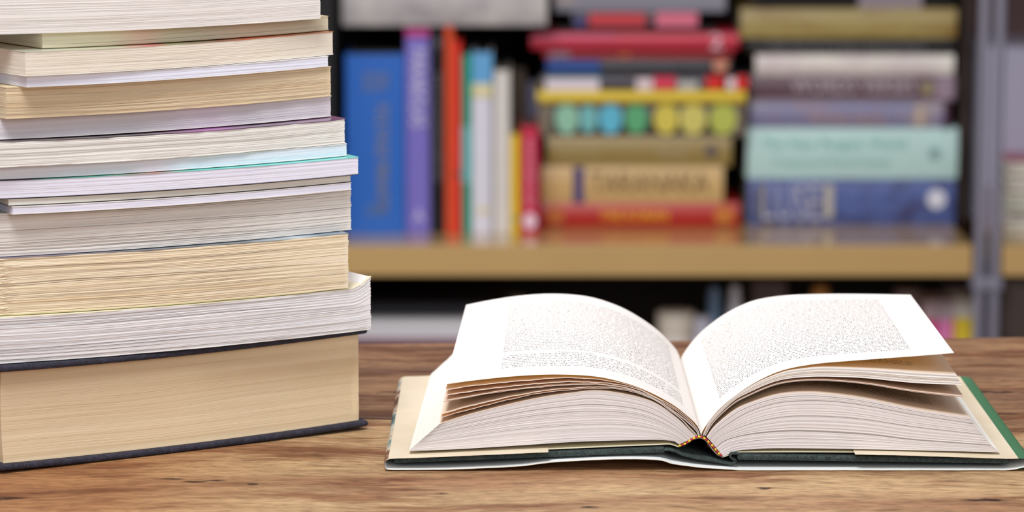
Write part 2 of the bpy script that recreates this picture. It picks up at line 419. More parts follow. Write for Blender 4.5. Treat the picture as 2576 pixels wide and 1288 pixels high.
P_dark = plain('dark_glossy_cover', C8(42, 40, 46), 0.35)
P_beige = plain('beige_card_cover', C8(225, 205, 170), 0.5)
# name, label, z0, z1, az, recess, xr, xl, yc, length, depth, edge colours, covers, options
SG = 'books in the tall stack on the table'
stack = [
 ('Lpaper', 'thin-paged white paperback with faint grooves, second from the bottom of the tall stack', .0565, .0808, 28.0, -0.001, 934, None, 830, .222, .150, (C8(236, 233, 234), C8(222, 218, 219)), P_white, P_cream, dict(amp=.00030, groove=.10, gdep=.0007, curl=(.950, .0055), wander=.0006)),
 ('', 'fat yellowed paperback with ragged leaves, third from the bottom of the tall stack', .0812, .1118, 26.5, 0.0005, 877, None, 700, .204, .125, (C8(242, 228, 204), C8(226, 206, 172)), P_olive, A_slate, dict(amp=.00028, groove=.07, gdep=.0011, fray=.0016, wander=.0011)),
 ('', 'off-white paperback with rippled grey leaves resting on the fat yellowed paperback', .1122, .1348, 28.5, 0.0055, 884, None, 570, .215, .130, (C8(234, 229, 224), C8(220, 213, 207)), P_white, P_white, dict(amp=.00030, groove=.12, gdep=.0007, wander=.0008)),
 ('', 'thin lavender-white paperback just under the slightly shorter ivory one, lower middle of the stack', .1351, .1392, 29.4, -0.001, 884, 31, 515, None, .130, (C8(233, 232, 245), C8(226, 224, 240)), P_white, P_white, dict(amp=.00006, groove=.02)),
 ('', 'thin ivory paperback between the thin lavender-white one and the wide lavender one', .1394, .1430, 28.9, -0.0002, 883, 20, 490, None, .135, (C8(234, 230, 222), C8(226, 220, 211)), P_dark, P_white, dict(amp=.00007, groove=.03)),
 ('', 'wide lavender-white paperback sticking out furthest right in the upper stack, aqua cover on top', .1434, .1532, 28.5, -0.002, 902, None, 450, .222, .150, (C8(234, 232, 243), C8(226, 223, 237)), P_dark, A_aqua, dict(amp=.00008, groove=.03)),
 ('', 'pale bluish-white paperback lying directly on the aqua cover', .1536, .1602, 30.0, 0.0012, 873, None, 408, .212, .140, (C8(230, 234, 242), C8(222, 226, 238)), P_white, P_white, dict(amp=.00008, groove=.03)),
 ('', 'cream-white paperback with a dark purple cover and a worn curled top edge', .1605, .1738, 31.8, -0.0012, 868, None, 345, .212, .140, (C8(238, 235, 230), C8(229, 225, 219)), P_white, A_purple, dict(amp=.00018, groove=.05, gdep=.0004, curl=(.97, .0005), wander=.0005)),
 ('', 'greyish lilac-tinged paperback set back between the purple cover and the tan paperback', .1743, .1854, 33.5, 0.008, 833, None, 290, .205, .135, (C8(226, 220, 224), C8(214, 207, 213)), P_white, P_white, dict(amp=.00010, groove=.03, gdep=.0008)),
 ('', 'tan-edged old paperback with coarse leaves in the upper stack', .1857, .2020, 35.2, 0.0035, 833, 14, 240, None, .120, (C8(232, 214, 184), C8(216, 192, 158)), P_beige, P_beige, dict(amp=.00024, groove=.10, gdep=.0005, wander=.0005)),
 ('', 'thin bright lavender-white paperback under the cream one near the top of the stack', .2023, .2080, 37.0, -0.0012, 826, 66, 185, None, .130, (C8(236, 236, 248), C8(228, 228, 243)), P_white, P_white, dict(amp=.00007, groove=.02)),
 ('', 'cream-edged paperback with a multicoloured cover, third from the top of the stack', .2083, .2210, 38.4, -0.0016, 838, 62, 140, None, .130, (C8(240, 230, 216), C8(233, 222, 206)), P_white, A_multi, dict(amp=.00009, groove=.02)),
 ('', 'shaded olive-cream paperback set back beneath the topmost book', .2214, .2291, 36.8, 0.007, 826, 105, 80, None, .120, (C8(232, 224, 200), C8(222, 212, 186)), P_beige, P_beige, dict(amp=.00012, groove=.04)),
 ('', 'topmost thick white paperback of the tall stack, cut off by the top of the photo', .2295, .2560, 33.5, -0.001, 807, None, 40, .205, .140, (C8(236, 230, 226), C8(228, 221, 216)), P_white, P_white, dict(amp=.00012, groove=.05, gdep=.0003)),
]
# bottom hardcover
az, c, L = face_frame(31.5, 0.0, 928, -2, 1120)
hb = empty('hardcover_book', (c[0], c[1], TZ), az)
tag(hb, 'thick dark-navy hardcover with smooth tan page edges at the bottom of the stack', 'book', SG)
M_navy = cloth('navy_cover_cloth', C8(34, 32, 46), C8(62, 60, 78), 1400)
v, f = bent_box('b', hb, -L / 2, L / 2, 0.0, 0.158, 0.0002, 0.0034, M_navy, az); mobj('back_board', v, f, M_navy, hb, bevel=0.0014)
v, f = bent_box('b', hb, -L / 2, L / 2, 0.0, 0.158, 0.0526, 0.0560, M_navy, az); mobj('front_board', v, f, M_navy, hb, bevel=0.0014)
v, f = bent_box('b', hb, -L / 2, L / 2, 0.157, 0.160, 0.0010, 0.0556, M_navy, az); mobj('spine', v, f, M_navy, hb)
pv = Vector((math.cos(az), math.sin(az), 0))
pb_par = hb
PB = page_block(hb, L - 0.008, 0.151, 0.0035, 0.0525, edge_paper('tan_smooth_page_edge', C8(226, 205, 172), C8(214, 188, 152), 0.4), az, 5, amp=.00005, groove=.02, gdep=.0002, concave=0.0022, wander=.0012)
for vv in PB.data.vertices: vv.co.y += 0.0042
for k, (_, label, z0, z1, azd, rec, xr, xl, yc, length, depth, cols, bot, top, opt) in enumerate(stack):
    az, c, L = face_frame(azd, rec, xr, xl, yc, length)
    b = empty('paperback_book', (c[0], c[1], TZ + z0), az)
    tag(b, label, 'book', SG)
    T = z1 - z0; ct = 0.00032
    edge = 0.00045 if k in (0, 1, 7, 9) else 0.00015
    curl = opt.get('curl')
    v1, f1 = bent_box('c', b, -L / 2, L / 2, -0.0002, depth, 0, ct, bot, az, edge=edge, seed=k * 3 + 1)
    v2, f2 = bent_box('c', b, -L / 2, L / 2, -0.0003, depth, T - ct, T, top, az, edge=edge, seed=k * 3 + 2, curl=curl)
    v3, f3 = bent_box('c', b, -L / 2, L / 2, depth, depth + ct, 0.0, T, top, az)
    n1, n3 = len(f1), len(f3)
    V, Fc = merge([(v1, f1), (v3, f3), (v2, f2)])
    mobj('cover', V, Fc, [bot, top], b, midx=[0] * n1 + [1] * (n3 + len(f2)))
    page_block(b, L - 0.0006, depth - 0.0008, ct + .00002, T - ct - .00002, edge_paper('page_edge_%s' % ('abcdefghijklmno'[k]), cols[0], cols[1], 0.7 if opt['amp'] > .0001 else .5), az, 100 + k, **opt)

# ------------------------------------------------------------ open book
Y0 = 1.70; DEP = 0.215; NS = 56
ob = empty('open_book', (0.09, Y0, TZ))
tag(ob, 'open hardcover book with green cloth boards and cream jacket flaps, pages fanned upward', 'book')
OBX = 0.09
def fx(px, py, Y=Y0):
    p = atY(px, py, Y); return (p[0] - OBX, p[2] - TZ)
def curve(pts, n=NS): return resample([fx(*p) for p in pts], n)
LB = curve([(1708, 1118), (1697, 1111), (1659, 1107), (1560, 1108), (1440, 1112), (1300, 1121), (1150, 1130), (1028, 1135)])
LG = curve([(1726, 1110), (1700, 1090), (1640, 1064), (1560, 1050), (1440, 1052), (1300, 1065), (1150, 1090), (1058, 1108)])
LF = curve([(1750, 1097), (1733, 1082), (1700, 1050), (1633, 1008), (1516, 984), (1440, 989), (1340, 1005), (1200, 1038), (1105, 1067)])
LE = curve([(1752, 1096), (1735, 1080), (1702, 1046), (1633, 1001), (1550, 979), (1440, 981), (1340, 993), (1220, 1021), (1107, 1051)])
LD = curve([(1753, 1096), (1737, 1079), (1703, 1045), (1633, 999), (1550, 976), (1440, 977), (1340, 988), (1220, 1013), (1109, 1042)])
LC = curve([(1757, 1095), (1744, 1075), (1700, 1038), (1633, 996), (1550, 971), (1440, 967), (1300, 979), (1200, 994), (1115, 1010)])
LB2 = curve([(1758, 1095), (1747, 1074), (1702, 1034), (1633, 993), (1567, 970), (1440, 961), (1300, 971), (1200, 983), (1120, 995)])
LA = curve([(1759, 1095), (1750, 1073), (1704, 1031), (1634, 992), (1567, 965), (1440, 951), (1300, 960), (1200, 970), (1121, 981)])
TL = curve([(1764, 1095), (1754, 1071), (1730, 1047), (1691, 1017), (1633, 986), (1575, 964), (1497, 947), (1400, 942), (1300, 946), (1200, 956), (1118, 967)])
RB = curve([(1820, 1149), (1829, 1144), (1855, 1134), (1886, 1131), (1960, 1128), (2145, 1130), (2300, 1133), (2514, 1138)])
RK = curve([(1801, 1126), (1825, 1108), (1878, 1094), (1955, 1086), (2033, 1085), (2188, 1094), (2300, 1107), (2494, 1121)])
RM = curve([(1786, 1108), (1805, 1086), (1878, 1040), (1955, 1015), (2033, 1009), (2110, 1012), (2188, 1023), (2300, 1044), (2450, 1067)])
RG = curve([(1778, 1100), (1797, 1074), (1840, 1038), (1878, 1018), (1955, 994), (2033, 988), (2110, 994), (2188, 1006), (2300, 1029), (2440, 1051)])
RH = curve([(1774, 1098), (1795, 1064), (1840, 1021), (1878, 999), (1955, 968), (2033, 958), (2110, 960), (2188, 968), (2300, 986), (2424, 1000)])
RU2 = curve([(1771, 1096), (1793, 1060), (1840, 1013), (1878, 990), (1955, 958), (2033, 948), (2110, 948), (2188, 952), (2300, 963), (2419, 968)])
RU1 = curve([(1768, 1095), (1787, 1057), (1840, 1003), (1900, 964), (1967, 936), (2017, 927), (2072, 923), (2188, 927), (2300, 935), (2406, 942)])
TR = curve([(1763.5, 1095), (1773, 1075), (1806, 1033), (1846, 998), (1900, 962), (1967, 932), (2048, 916), (2149, 907), (2300, 896), (2400, 888)])
LKEY = [(0.0, LB), (0.42, LG), (1.0, LF)]
RKEY = [(0.0, RB), (0.36, RK), (0.86, RM), (1.0, RG)]
def kinterp(keys, wv_):
    for (a, ca), (b, cb) in zip(keys[:-1], keys[1:]):
        if wv_ <= b + 1e-9:
            t = (wv_ - a) / (b - a); return ca * (1 - t) + cb * t
    return keys[-1][1]
def rear(side, h):
    """shift (x, z) of the far edge of a leaf relative to the near one; h = 0 bottom .. 1 top"""
    s = np.linspace(0, 1, NS)[:, None]
    if side < 0: return np.hstack([0.0085 * s ** 2 * max(h, .72), 0.0062 * s * h ** 7 + 0.004 * np.sin(np.pi * s) * h])
    return np.hstack([0.0030 * s ** 2 * h, (-0.0045 * s ** 2 + 0.002 * np.sin(np.pi * s)) * h])
def sheet(lo, hi, side, h, yj0=0.0, yj1=0.0, ny=4, wob=None, xcut=0.0):
    """a leaf between two profile curves, extruded to the far edge. lo/hi: (NS,2)"""
    rr = rear(side, h); V = []; Fc = []; n = len(lo)
    for j in range(ny + 1):
        t = j / ny; y = yj0 + (DEP + yj1 - yj0) * t
        e = t if side < 0 else t
        for c_ in (lo, hi):
            for i in range(n):
                dx, dz = rr[i] * e
                z = c_[i][1] + dz
                if wob: z += wob(i / (n - 1)) * 0.0003
                V.append((c_[i][0] + dx, y, z))
    S = 2 * n
    for j in range(ny):
        for i in range(n - 1):
            a = j * S + i; Fc.append((a, a + S, a + S + 1, a + 1))             # lower
            a = j * S + n + i; Fc.append((a, a + 1, a + S + 1, a + S))         # upper
        a = j * S; Fc.append((a, a + n, a + S + n, a + S))
        a = j * S + n - 1; Fc.append((a, a + S, a + S + n, a + n))
    for i in range(n - 1):
        Fc.append((i, i + 1, n + i + 1, n + i)); k = ny * S
        Fc.append((k + i + 1, k + i, k + n + i, k + n + i + 1))
    return V, Fc
def normal_off(c_, d):
    t = np.gradient(c_, axis=0); t /= np.linalg.norm(t, axis=1)[:, None] + 1e-12
    nrm = np.stack([-t[:, 1], t[:, 0]], 1); nrm *= np.sign(nrm[:, 1:2] + 1e-9) ; return c_ + nrm * d
def edge_idx(V, Fc):
    mi = []
    for f in Fc:
        ys = [V[q][1] for q in f]; xs = [V[q][0] for q in f]; mi.append(1 if (max(ys) - min(ys) < 1.2e-3 or max(xs) - min(xs) < 4.5e-4 and abs(xs[0] - 0.004) > .08) else 0)
    return mi
def half_block(name, keys, side, N, grooves, seed):
    r = random.Random(seed); parts = []
    ws = [0.0]
    for i in range(N): ws.append(ws[-1] + r.uniform(0.7, 1.3) + (r.uniform(0.4, 1.0) if r.random() < 0.05 else 0))
    ws = [x / ws[-1] for x in ws]
    xo = 0.0
    for i in range(N):
        a, b = ws[i], ws[i + 1]
        fill = 0.93 if r.random() < 0.93 else 0.72
        for g, wd in grooves:
            if a <= g < b: fill = 0.25; b = a + (b - a)
        lo = kinterp(keys, a); hi = kinterp(keys, a + (b - a) * fill)
        xo = 0.7 * xo + r.uniform(-1, 1) * 0.00012
        c2 = lo.copy(); h2 = hi.copy()
        k = int(NS * 0.97); c2[k:, 0] += side * (xo + r.uniform(0, .0002)); h2[k:, 0] += side * xo
        parts.append(sheet(c2, h2, side, 0.25 + 0.55 * a, r.uniform(-.00016, .00016), r.uniform(-.0003, .0003), 3))
    V, Fc = merge(parts)
    return mobj(name, V, Fc, [M_PAGE, M_EDGE], ob, midx=edge_idx(V, Fc))
half_block('page_block', LKEY, -1, 118, [(0.70, 1), (0.71, 1), (0.83, 1), (0.56, 1), (0.565, 1), (0.30, 1), (0.93, 1)], 11)
half_block('page_block', RKEY, 1, 122, [(0.355, 1), (0.362, 1), (0.37, 1), (0.86, 1), (0.87, 1), (0.20, 1), (0.62, 1), (0.94, 1)], 12)
def leaf(base, side, h, th=0.00016, seed=0, ripple=0.0, mat=None):
    r = random.Random(seed); wv = wave(seed + 40, ((7, .5), (13, .5), (29, .4)))
    c_ = base.copy(); 
    V, Fc = sheet(c_, normal_off(c_, th), side, h, r.uniform(-.0002, .0002), r.uniform(-.0004, .0004), 8, wob=(wv if ripple else None))
    return mobj('leaf', V, Fc, [mat or M_LEAF2, M_EDGE_LIT], ob, midx=edge_idx(V, Fc))
for k, (c_, h) in enumerate([(LE, .82), (LD, .84), (LC + [[0, -.0004]], .9), (LC, .9), (LB2, .93), (LA, .96)]):
    leaf(c_, -1, h, seed=k, ripple=1)
for k, (c_, h) in enumerate([(RH, .86), (RH + [[0, .0005]], .86)]): leaf(c_, 1, h, seed=20 + k)
leaf(RG + [[0, .00004]], 1, .80, th=.00012, seed=27); leaf(LF + [[0, .00004]], -1, .80, th=.00012, seed=28)
V_, F_ = [], []
up = []
rr_ = random.Random(4); prev = 0
for i in range(17):
    a = i / 17; b = (i + (0.95 if rr_.random() < .7 else .55)) / 17
    s_ = np.linspace(0, 1, NS)[:, None]
    # the bundle splits in three towards the outer edge
    def U(t):
        g = (0.0, 0.30, 0.62, 1.0); q = t
        sp = q + 0.10 * (s_ ** 3) * (-1 if t < .3 else (0.2 if t < .62 else 1)) * (1 - abs(2 * t - 1))
        return RU2 * (1 - sp) + RU1 * sp
    up.append(sheet(U(a), U(min(b, 1)), 1, .88 + .08 * a, rr_.uniform(-.0002, .0002), rr_.uniform(-.0004, .0004), 4))
V, Fc = merge(up); mobj('leaf_bundle', V, Fc, [M_LEAF2, M_EDGE_LIT], ob, midx=edge_idx(V, Fc))
pageL = leaf(TL, -1, 1.0, seed=31, mat=M_LEAF); pageR = leaf(TR, 1, 1.0, seed=32, mat=M_LEAF)
pageL['label'] = 'left page with a printed text block'; pageR['label'] = 'right page with a printed text block'

# printed text, bent onto the pages
def text_mesh(lines, size=1.0, width=None, font_lines=None):
    """returns verts (x, y) and faces; every line fitted to width unless it starts with '~' """
    V = []; Fc = []
    for i, s in enumerate(lines):
        if not s.strip(): continue
        fit = not s.startswith('~'); s = s.lstrip('~'); ind = len(s) - len(s.lstrip(' ')); s = s.strip()
        cu = bpy.data.curves.new('t', 'FONT'); cu.body = s; cu.size = 1.0; cu.resolution_u = 1
        ot = bpy.data.objects.new('t', cu); me = ot.to_mesh()
        vs = [(v.co.x, v.co.y) for v in me.vertices]; fs = [tuple(p.vertices) for p in me.polygons]
        ot.to_mesh_clear(); bpy.data.objects.remove(ot); bpy.data.curves.remove(cu)
        if not vs: continue
        wd = max(v[0] for v in vs); n = len(V)
        k = ((width - ind * .012 * width) / wd) if (fit and width) else 0.85
        if not fit: k = min(k, 1.15)
        for x, y in vs: V.append((ind * .012 * (width or 1) + x * k, -i * 1.45 + y))
        Fc += [tuple(q + n for q in f) for f in fs]
    return V, Fc
def words(r, n):
    syl = ['an', 'the', 'dru', 'mer', 'so', 'ing', 'of', 'ra', 'cal', 'to', 'men', 'wo', 'li', 'ter', 'ne', 'is', 'per', 'fo', 'ta', 'es', 'in', 'ly', 'con']
    out = ''
    while len(out) < n: out += ''.join(r.choice(syl) for _ in range(r.choice((1, 1, 2, 2, 3)))) + ' '
    return out[:n].rstrip()
def print_on(page, c_, side, h, lines, u0, u1, y0, y1, size):
    """u0 = start arc fraction of the line's left end, u1 of its right end; y0 = depth of the bottom line"""
    base = normal_off(c_, 0.00022); rr = rear(side, h)
    sarr = np.concatenate([[0], np.cumsum(np.linalg.norm(np.diff(base, axis=0), axis=1))]); Ltot = sarr[-1]; sarr /= Ltot
    W = abs(u1 - u0) * Ltot; em = size
    V, Fc = text_mesh(lines, width=W / em)
    nl = len(lines); out = []
    for x, y in V:
        u = u0 + (u1 - u0) * (x * em / W); yy = y0 + (y + 1.45 * (nl - 1)) * em * (y1 - y0) / (1.45 * em * (nl))
        t = yy / DEP
        bx = np.interp(u, sarr, base[:, 0]); bz = np.interp(u, sarr, base[:, 1])
        dx = np.interp(u, sarr, rr[:, 0]) * t; dz = np.interp(u, sarr, rr[:, 1]) * t
        out.append((bx + dx, yy, bz + dz))
    return mobj('printed_text', out, Fc, M_INK, page)
r = random.Random(2)
tl_lines = [words(r, 58) for _ in range(33)] + ['', '~                         Testimonial sounds', '   Why is the fear placed under the women thus', 'of gender. Why are the deeper drums for their own', 'while others are female for the most part here',
    '   When asked why all the Zure appear to be used', 'woman, who play the Zure appear among them', 'instrument and its music from various places', '"a fair number of non-African women who came', 'to Africa to study it" after her work with others']
print_on(pageL, TL, -1, 1.0, tl_lines, 0.80, 0.10, 0.021, 0.196, 0.0029)
tr_lines = [words(r, 60) for _ in range(34)] + ['for when the male operates', 'the drum could not be played and the others but', 'that cannot be played for women where they', 'it has been said that one came, some participation',
   'drum is in Cuba Central participation in men\'s', 'with bodies that build for health describes, but it', 'for the Mahnke he describes, but it is known']
print_on(pageR, TR, 1, 1.0, tr_lines, 0.13, 0.86, 0.021, 0.196, 0.0029)

gl = ['tales that griots are known to speak and the female', 'character could not such places hold, and there is', 'forbidden the funeral chants when he came to the', 'wanted the trees are hollow, that hide fables of burial', 'practice to the devil  played. Conrad cites many sources who']
print_on([o for o in ob.children if o.name.startswith('page_block')][-1], RG + [[0, .00012]], 1, .80, gl, 0.16, 0.88, 0.020, 0.041, 0.0029)
print_on([o for o in ob.children if o.name.startswith('leaf_bundle')][0], RU1 - [[0, .00006]], 1, .955, ['where some say the ritual drums they could build in', 'with the sounding of drums and drumming with as', 'were heard at the dance by all the drummers using.'], 0.14, 0.86, 0.020, 0.033, 0.0029)

# headband, spine lining
arc = resample([fx(*p) for p in [(1707, 1122), (1721, 1117), (1731, 1111), (1742, 1104), (1753, 1099), (1765, 1099), (1775, 1104), (1784, 1113), (1793, 1122), (1801, 1132), (1810, 1142), (1816, 1147)]], 21)
def tube_path(P, rad, y, ysc=1.0, n=10):
    V = []; Fc = []
    P = np.array(P); t = np.gradient(P, axis=0); t /= np.linalg.norm(t, axis=1)[:, None]
    for i, (p, d) in enumerate(zip(P, t)):
        nx_, nz_ = -d[1], d[0]; rr = rad(i / (len(P) - 1))
        for k in range(n):
            a = 2 * math.pi * k / n
            V.append((p[0] + nx_ * rr * math.cos(a), y + rr * ysc * math.sin(a), p[1] + nz_ * rr * math.cos(a)))
    for i in range(len(P) - 1):
        for k in range(n):
            k2 = (k + 1) % n; Fc.append((i * n + k, (i + 1) * n + k, (i + 1) * n + k2, i * n + k2))
    Fc.append(tuple(range(n))); Fc.append(tuple((len(P) - 1) * n + k for k in reversed(range(n))))
    return V, Fc
M_yel = plain('yellow_thread', C8(240, 205, 50), 0.6, bump=.6, scale=3000); M_red = plain('crimson_thread', C8(176, 32, 56), 0.6, bump=.6, scale=3000)
parts = []; mi = []
fine = resample(arc, 20 * 6 + 1)
for k in range(20):
    seg = fine[k * 6:k * 6 + 7]
    isred = (k % 2 == 1)
    v, f = tube_path(seg, lambda t, isred=isred: (0.00066 if isred else 0.0006) * (0.62 + 0.38 * math.sin(math.pi * t) ** .6), -0.0003, 1.3)
    parts.append((v, f)); mi += [1 if isred else 0] * len(f)
V, Fc = merge(parts); o = mobj('headband', V, Fc, [M_yel, M_red], ob, midx=mi, smooth=True); o['label'] = 'red and yellow striped headband'
def strip(name, pts, th, y0, y1, mat, px=True, n=60, ny=6, mats=None, wob=0.0, wedge=0.0, seed=1, rz=None, smooth=False):
    P = resample([fx(*p) for p in pts] if px else pts, n); t = np.gradient(P, axis=0); t /= np.linalg.norm(t, axis=1)[:, None]
    nr = np.stack([-t[:, 1], t[:, 0]], 1); V = []; Fc = []; wv = wave(seed, ((9, .5), (23, .5), (57, .4)))
    for j in range(ny + 1):
        y = y0 + (y1 - y0) * j / ny
        for sg in (0, 1):
            for i in range(n):
                p = P[i] + nr[i] * th * sg
                yy = y + (wedge * wv(i / n * 2) if j == 0 else 0)
                z = max(0.0004 + sg * .0003 if px else -9, p[1] + (rz(i / (n - 1), j / ny) if rz else 0))
                V.append((p[0], yy, z))
    S = 2 * n
    for j in range(ny):
        for i in range(n - 1):
            a = j * S + i; Fc.append((a, a + S, a + S + 1, a + 1)); a += n; Fc.append((a, a + 1, a + S + 1, a + S))
        a = j * S; Fc.append((a, a + n, a + S + n, a + S)); a = j * S + n - 1; Fc.append((a, a + S, a + S + n, a + n))
    for i in range(n - 1):
        Fc.append((i, i + 1, n + i + 1, n + i)); k = ny * S; Fc.append((k + i + 1, k + i, k + n + i, k + n + i + 1))
    return V, Fc, P
V, Fc, _ = strip('s', [(1706, 1125), (1720, 1121), (1733, 1114), (1744, 1107), (1757, 1103), (1768, 1105), (1779, 1114), (1796, 1136), (1810, 1148), (1819, 1151), (1830, 1146)], 0.0004, 0.0002, DEP - .001, None)
mobj('spine_lining', V, Fc, plain('spine_lining_paper', C8(205, 190, 165), .8), ob)
V, Fc, _ = strip('s', [(1782, 1112), (1780, 1122), (1790, 1132), (1806, 1150)], 0.0003, 0.002, DEP - .002, None, n=16)
mobj('loose_lining_flap', V, Fc, plain('brown_kraft_paper', C8(150, 100, 70), .8), ob)

# boards and cloth
M_green = cloth('green_book_cloth', C8(31, 43, 41), C8(72, 86, 82), 1500)
def board(xa, ya, xb, yb, th_px, xyn):
    """board between two bottom points in the front plane"""
    a = fx(xa, ya); b = fx(xb, yb); th = th_px * 0.00021
    n = 20; V = []; Fc = []
    for j, y in enumerate((-0.0035, DEP + 0.004)):
        for i in range(n + 1):
            t = i / n; x = a[0] + (b[0] - a[0]) * t; z = a[1] + (b[1] - a[1]) * t
            V += [(x, y, z), (x, y, z + th)]
    S = 2 * (n + 1)
    for i in range(n):
        k = 2 * i
        Fc += [(k, k + 2, k + 3, k + 1), (S + k + 2, S + k, S + k + 1, S + k + 3), (k + 1, k + 3, S + k + 3, S + k + 1), (k, S + k, S + k + 2, k + 2)]
    Fc += [(0, 1, S + 1, S), (2 * n, S + 2 * n, S + 2 * n + 1, 2 * n + 1)]
    return mobj(xyn, V, Fc, M_green, ob, bevel=0.0011)
board(991, 1163, 1672, 1136, 13.5, 'board'); board(1853, 1154, 2537, 1164, 14, 'board')
V, Fc, _ = strip('s', [(1660, 1133), (1682, 1132), (1700, 1137), (1716, 1144), (1752, 1153), (1800, 1161), (1836, 1168), (1846, 1164), (1853, 1158), (1848, 1152), (1841, 1148), (1838, 1144), (1844, 1141), (1862, 1143)], 0.0011, -0.003, DEP + .0035, None, n=120, seed=4)
o = mobj('cloth_spine', V, Fc, M_green, ob, smooth=True); o['label'] = 'green cloth spine strip sagging between the boards'
# endpapers on the boards
V, Fc, _ = strip('s', [(1022, 1147), (1378, 1131), (1560, 1123), (1640, 1120), (1684, 1118), (1698, 1122), (1707, 1125)], 0.0003, 0.0, DEP, None)
mobj('endpaper', V, Fc, M_ENDP, ob)
V, Fc, _ = strip('s', [(1822, 1150), (1832, 1146), (1846, 1139), (1870, 1138), (2150, 1138.5), (2518, 1146)], 0.0003, 0.0, DEP, None)
mobj('endpaper', V, Fc, M_ENDP, ob)
# dust jacket: one sheet wrapped under the boards with a flap folded over each
jp = [(1379, 1128), (1300, 1131.5), (1150, 1138), (1030, 1143), (992, 1144), (975, 1147), (967, 1157), (971, 1168), (990, 1173.5), (1134, 1172.5), (1300, 1165), (1400, 1154), (1555, 1147), (1652, 1149), (1692, 1159), (1762, 1168), (1836, 1173), (1880, 1177), (1960, 1178), (2200, 1179.5), (2420, 1179), (2510, 1176), (2570, 1168), (2592, 1157), (2584, 1147), (2560, 1144), (2514, 1144), (2300, 1137), (2147, 1133.5)]
def jacket_mat():
    m, nt, b = nmat('printed_jacket_paper'); N = nt.nodes; L = nt.links
    tc = N.new('ShaderNodeTexCoord'); sx = N.new('ShaderNodeSeparateXYZ'); L.new(tc.outputs['Object'], sx.inputs[0])
    mp = N.new('ShaderNodeMapping'); mp.inputs['Scale'].default_value = (30, 22, 30); L.new(tc.outputs['Object'], mp.inputs[0])
    nz = N.new('ShaderNodeTexNoise'); nz.inputs['Scale'].default_value = 1.0; nz.inputs['Detail'].default_value = 3; L.new(mp.outputs[0], nz.inputs[0])
    art = ramp(nt, nz.outputs['Fac'], [(0.36, C8(40, 60, 62)), (0.45, C8(110, 140, 140)), (0.52, C8(205, 195, 175)), (0.60, C8(120, 70, 52)), (0.7, C8(50, 70, 60))])
    xr = fx(2556, 1144)[0]; xl = fx(978, 1145)[0]
    g = N.new('ShaderNodeMath'); g.operation = 'GREATER_THAN'; g.inputs[1].default_value = xr; L.new(sx.outputs[0], g.inputs[0])
    g2 = N.new('ShaderNodeMath'); g2.operation = 'LESS_THAN'; g2.inputs[1].default_value = xl; L.new(sx.outputs[0], g2.inputs[0])
    st = ramp(nt, nz.outputs['Fac'], [(0.3, C8(220, 203, 174)), (0.7, C8(232, 218, 194))])
    a = N.new('ShaderNodeMixRGB'); L.new(g.outputs[0], a.inputs[0]); L.new(st, a.inputs[1]); a.inputs[2].default_value = (*C8(62, 116, 80), 1)
    c = N.new('ShaderNodeMixRGB'); L.new(g2.outputs[0], c.inputs[0]); L.new(a.outputs[0], c.inputs[1]); L.new(art, c.inputs[2])
    L.new(c.outputs[0], b.inputs['Base Color']); b.inputs['Roughness'].default_value = 0.42
    return m
n_ = 260; ny_ = 10
V, Fc, P = strip('s', jp, 0.00028, -0.0085, DEP + .006, None, n=n_, ny=ny_, wedge=0.0004, seed=8, rz=lambda s, t: 0.0)
# strip's second layer (th side) is the inner face when the path runs this way; colour it plain white
mi = []
for f in Fc:
    lay_ = [((q % (2 * n_)) >= n_) for q in f]
    mi.append(1 if all(lay_) else 0)
dj = mobj('dust_jacket', V, Fc, [jacket_mat(), plain('jacket_back_white', C8(240, 242, 240), .6)], ob, midx=mi)
dj['label'] = 'cream paper dust jacket with green and printed folds'

# ------------------------------------------------------------ bookcase behind
BY = 4.20                                                # front edge of the shelf boards
SZ = atY(1600, 617, BY)[2]                               # top of the middle shelf
def bx(px, Y): return atY(px, 640, Y)[0]
bc = empty('bookcase', (0.2, BY, 0)); BCX = 0.2
tag(bc, 'oak-coloured bookcase with grey metal posts and a dark back, full of books', 'bookcase')
def bpart(name, x0, x1, y0, y1, z0, z1, mat, bevel=0.001):
    v, f = boxv(x0 - BCX, x1 - BCX, y0 - BY, y1 - BY, z0, z1); return mobj(name, v, f, mat, bc, bevel=bevel)
M_oak = plain('oak_shelf', C8(190, 156, 102), 0.2, var=0.06, scale=8, coat=0.6)
M_oaktop = M_oak
M_black = plain('black_back_panel', C8(22, 20, 20), 0.8)
M_brown = plain('dark_brown_panel', C8(62, 48, 42), 0.7)
M_steel = plain('grey_lilac_metal', C8(140, 137, 152), 0.35, metal=0.3)
XL = bx(835, BY); XP1, XP2 = bx(2447, BY), bx(2482, BY); XP3, XP4 = bx(2486, BY), bx(2520, BY)
XR = XP4 + 0.62; THK = 0.040
for z in (SZ, SZ - 0.300, SZ + 0.46):
    bpart('shelf_board', XL - 0.5, XP1 - .0005, BY, BY + 0.42, z - THK, z, M_oak)
    bpart('shelf_board', XP4 + .0005, XR, BY, BY + 0.42, z - THK, z, M_oak)
XS = bx(850, BY + .12)
bpart('side_panel', XS - 0.022, XS, BY + 0.06, BY + 0.42, SZ - .300, SZ + 0.42, M_black)
bpart('side_panel', bx(2434, BY + .12), bx(2434, BY + .12) + 0.012, BY + 0.22, BY + 0.42, SZ, SZ + 0.42, M_brown)
bpart('back_panel', XL - .5, XP2, BY + 0.42, BY + 0.43, 0.05, SZ + 0.5, M_black)
bpart('back_panel', XP3, XR, BY + 0.42, BY + 0.43, SZ - 0.0, SZ + 0.5, plain('mauve_back_panel', C8(128, 100, 102), .8))
bpart('lower_panel', XP4 + .001, XR, BY + 0.02, BY + 0.035, 0.10, SZ - THK, M_brown)
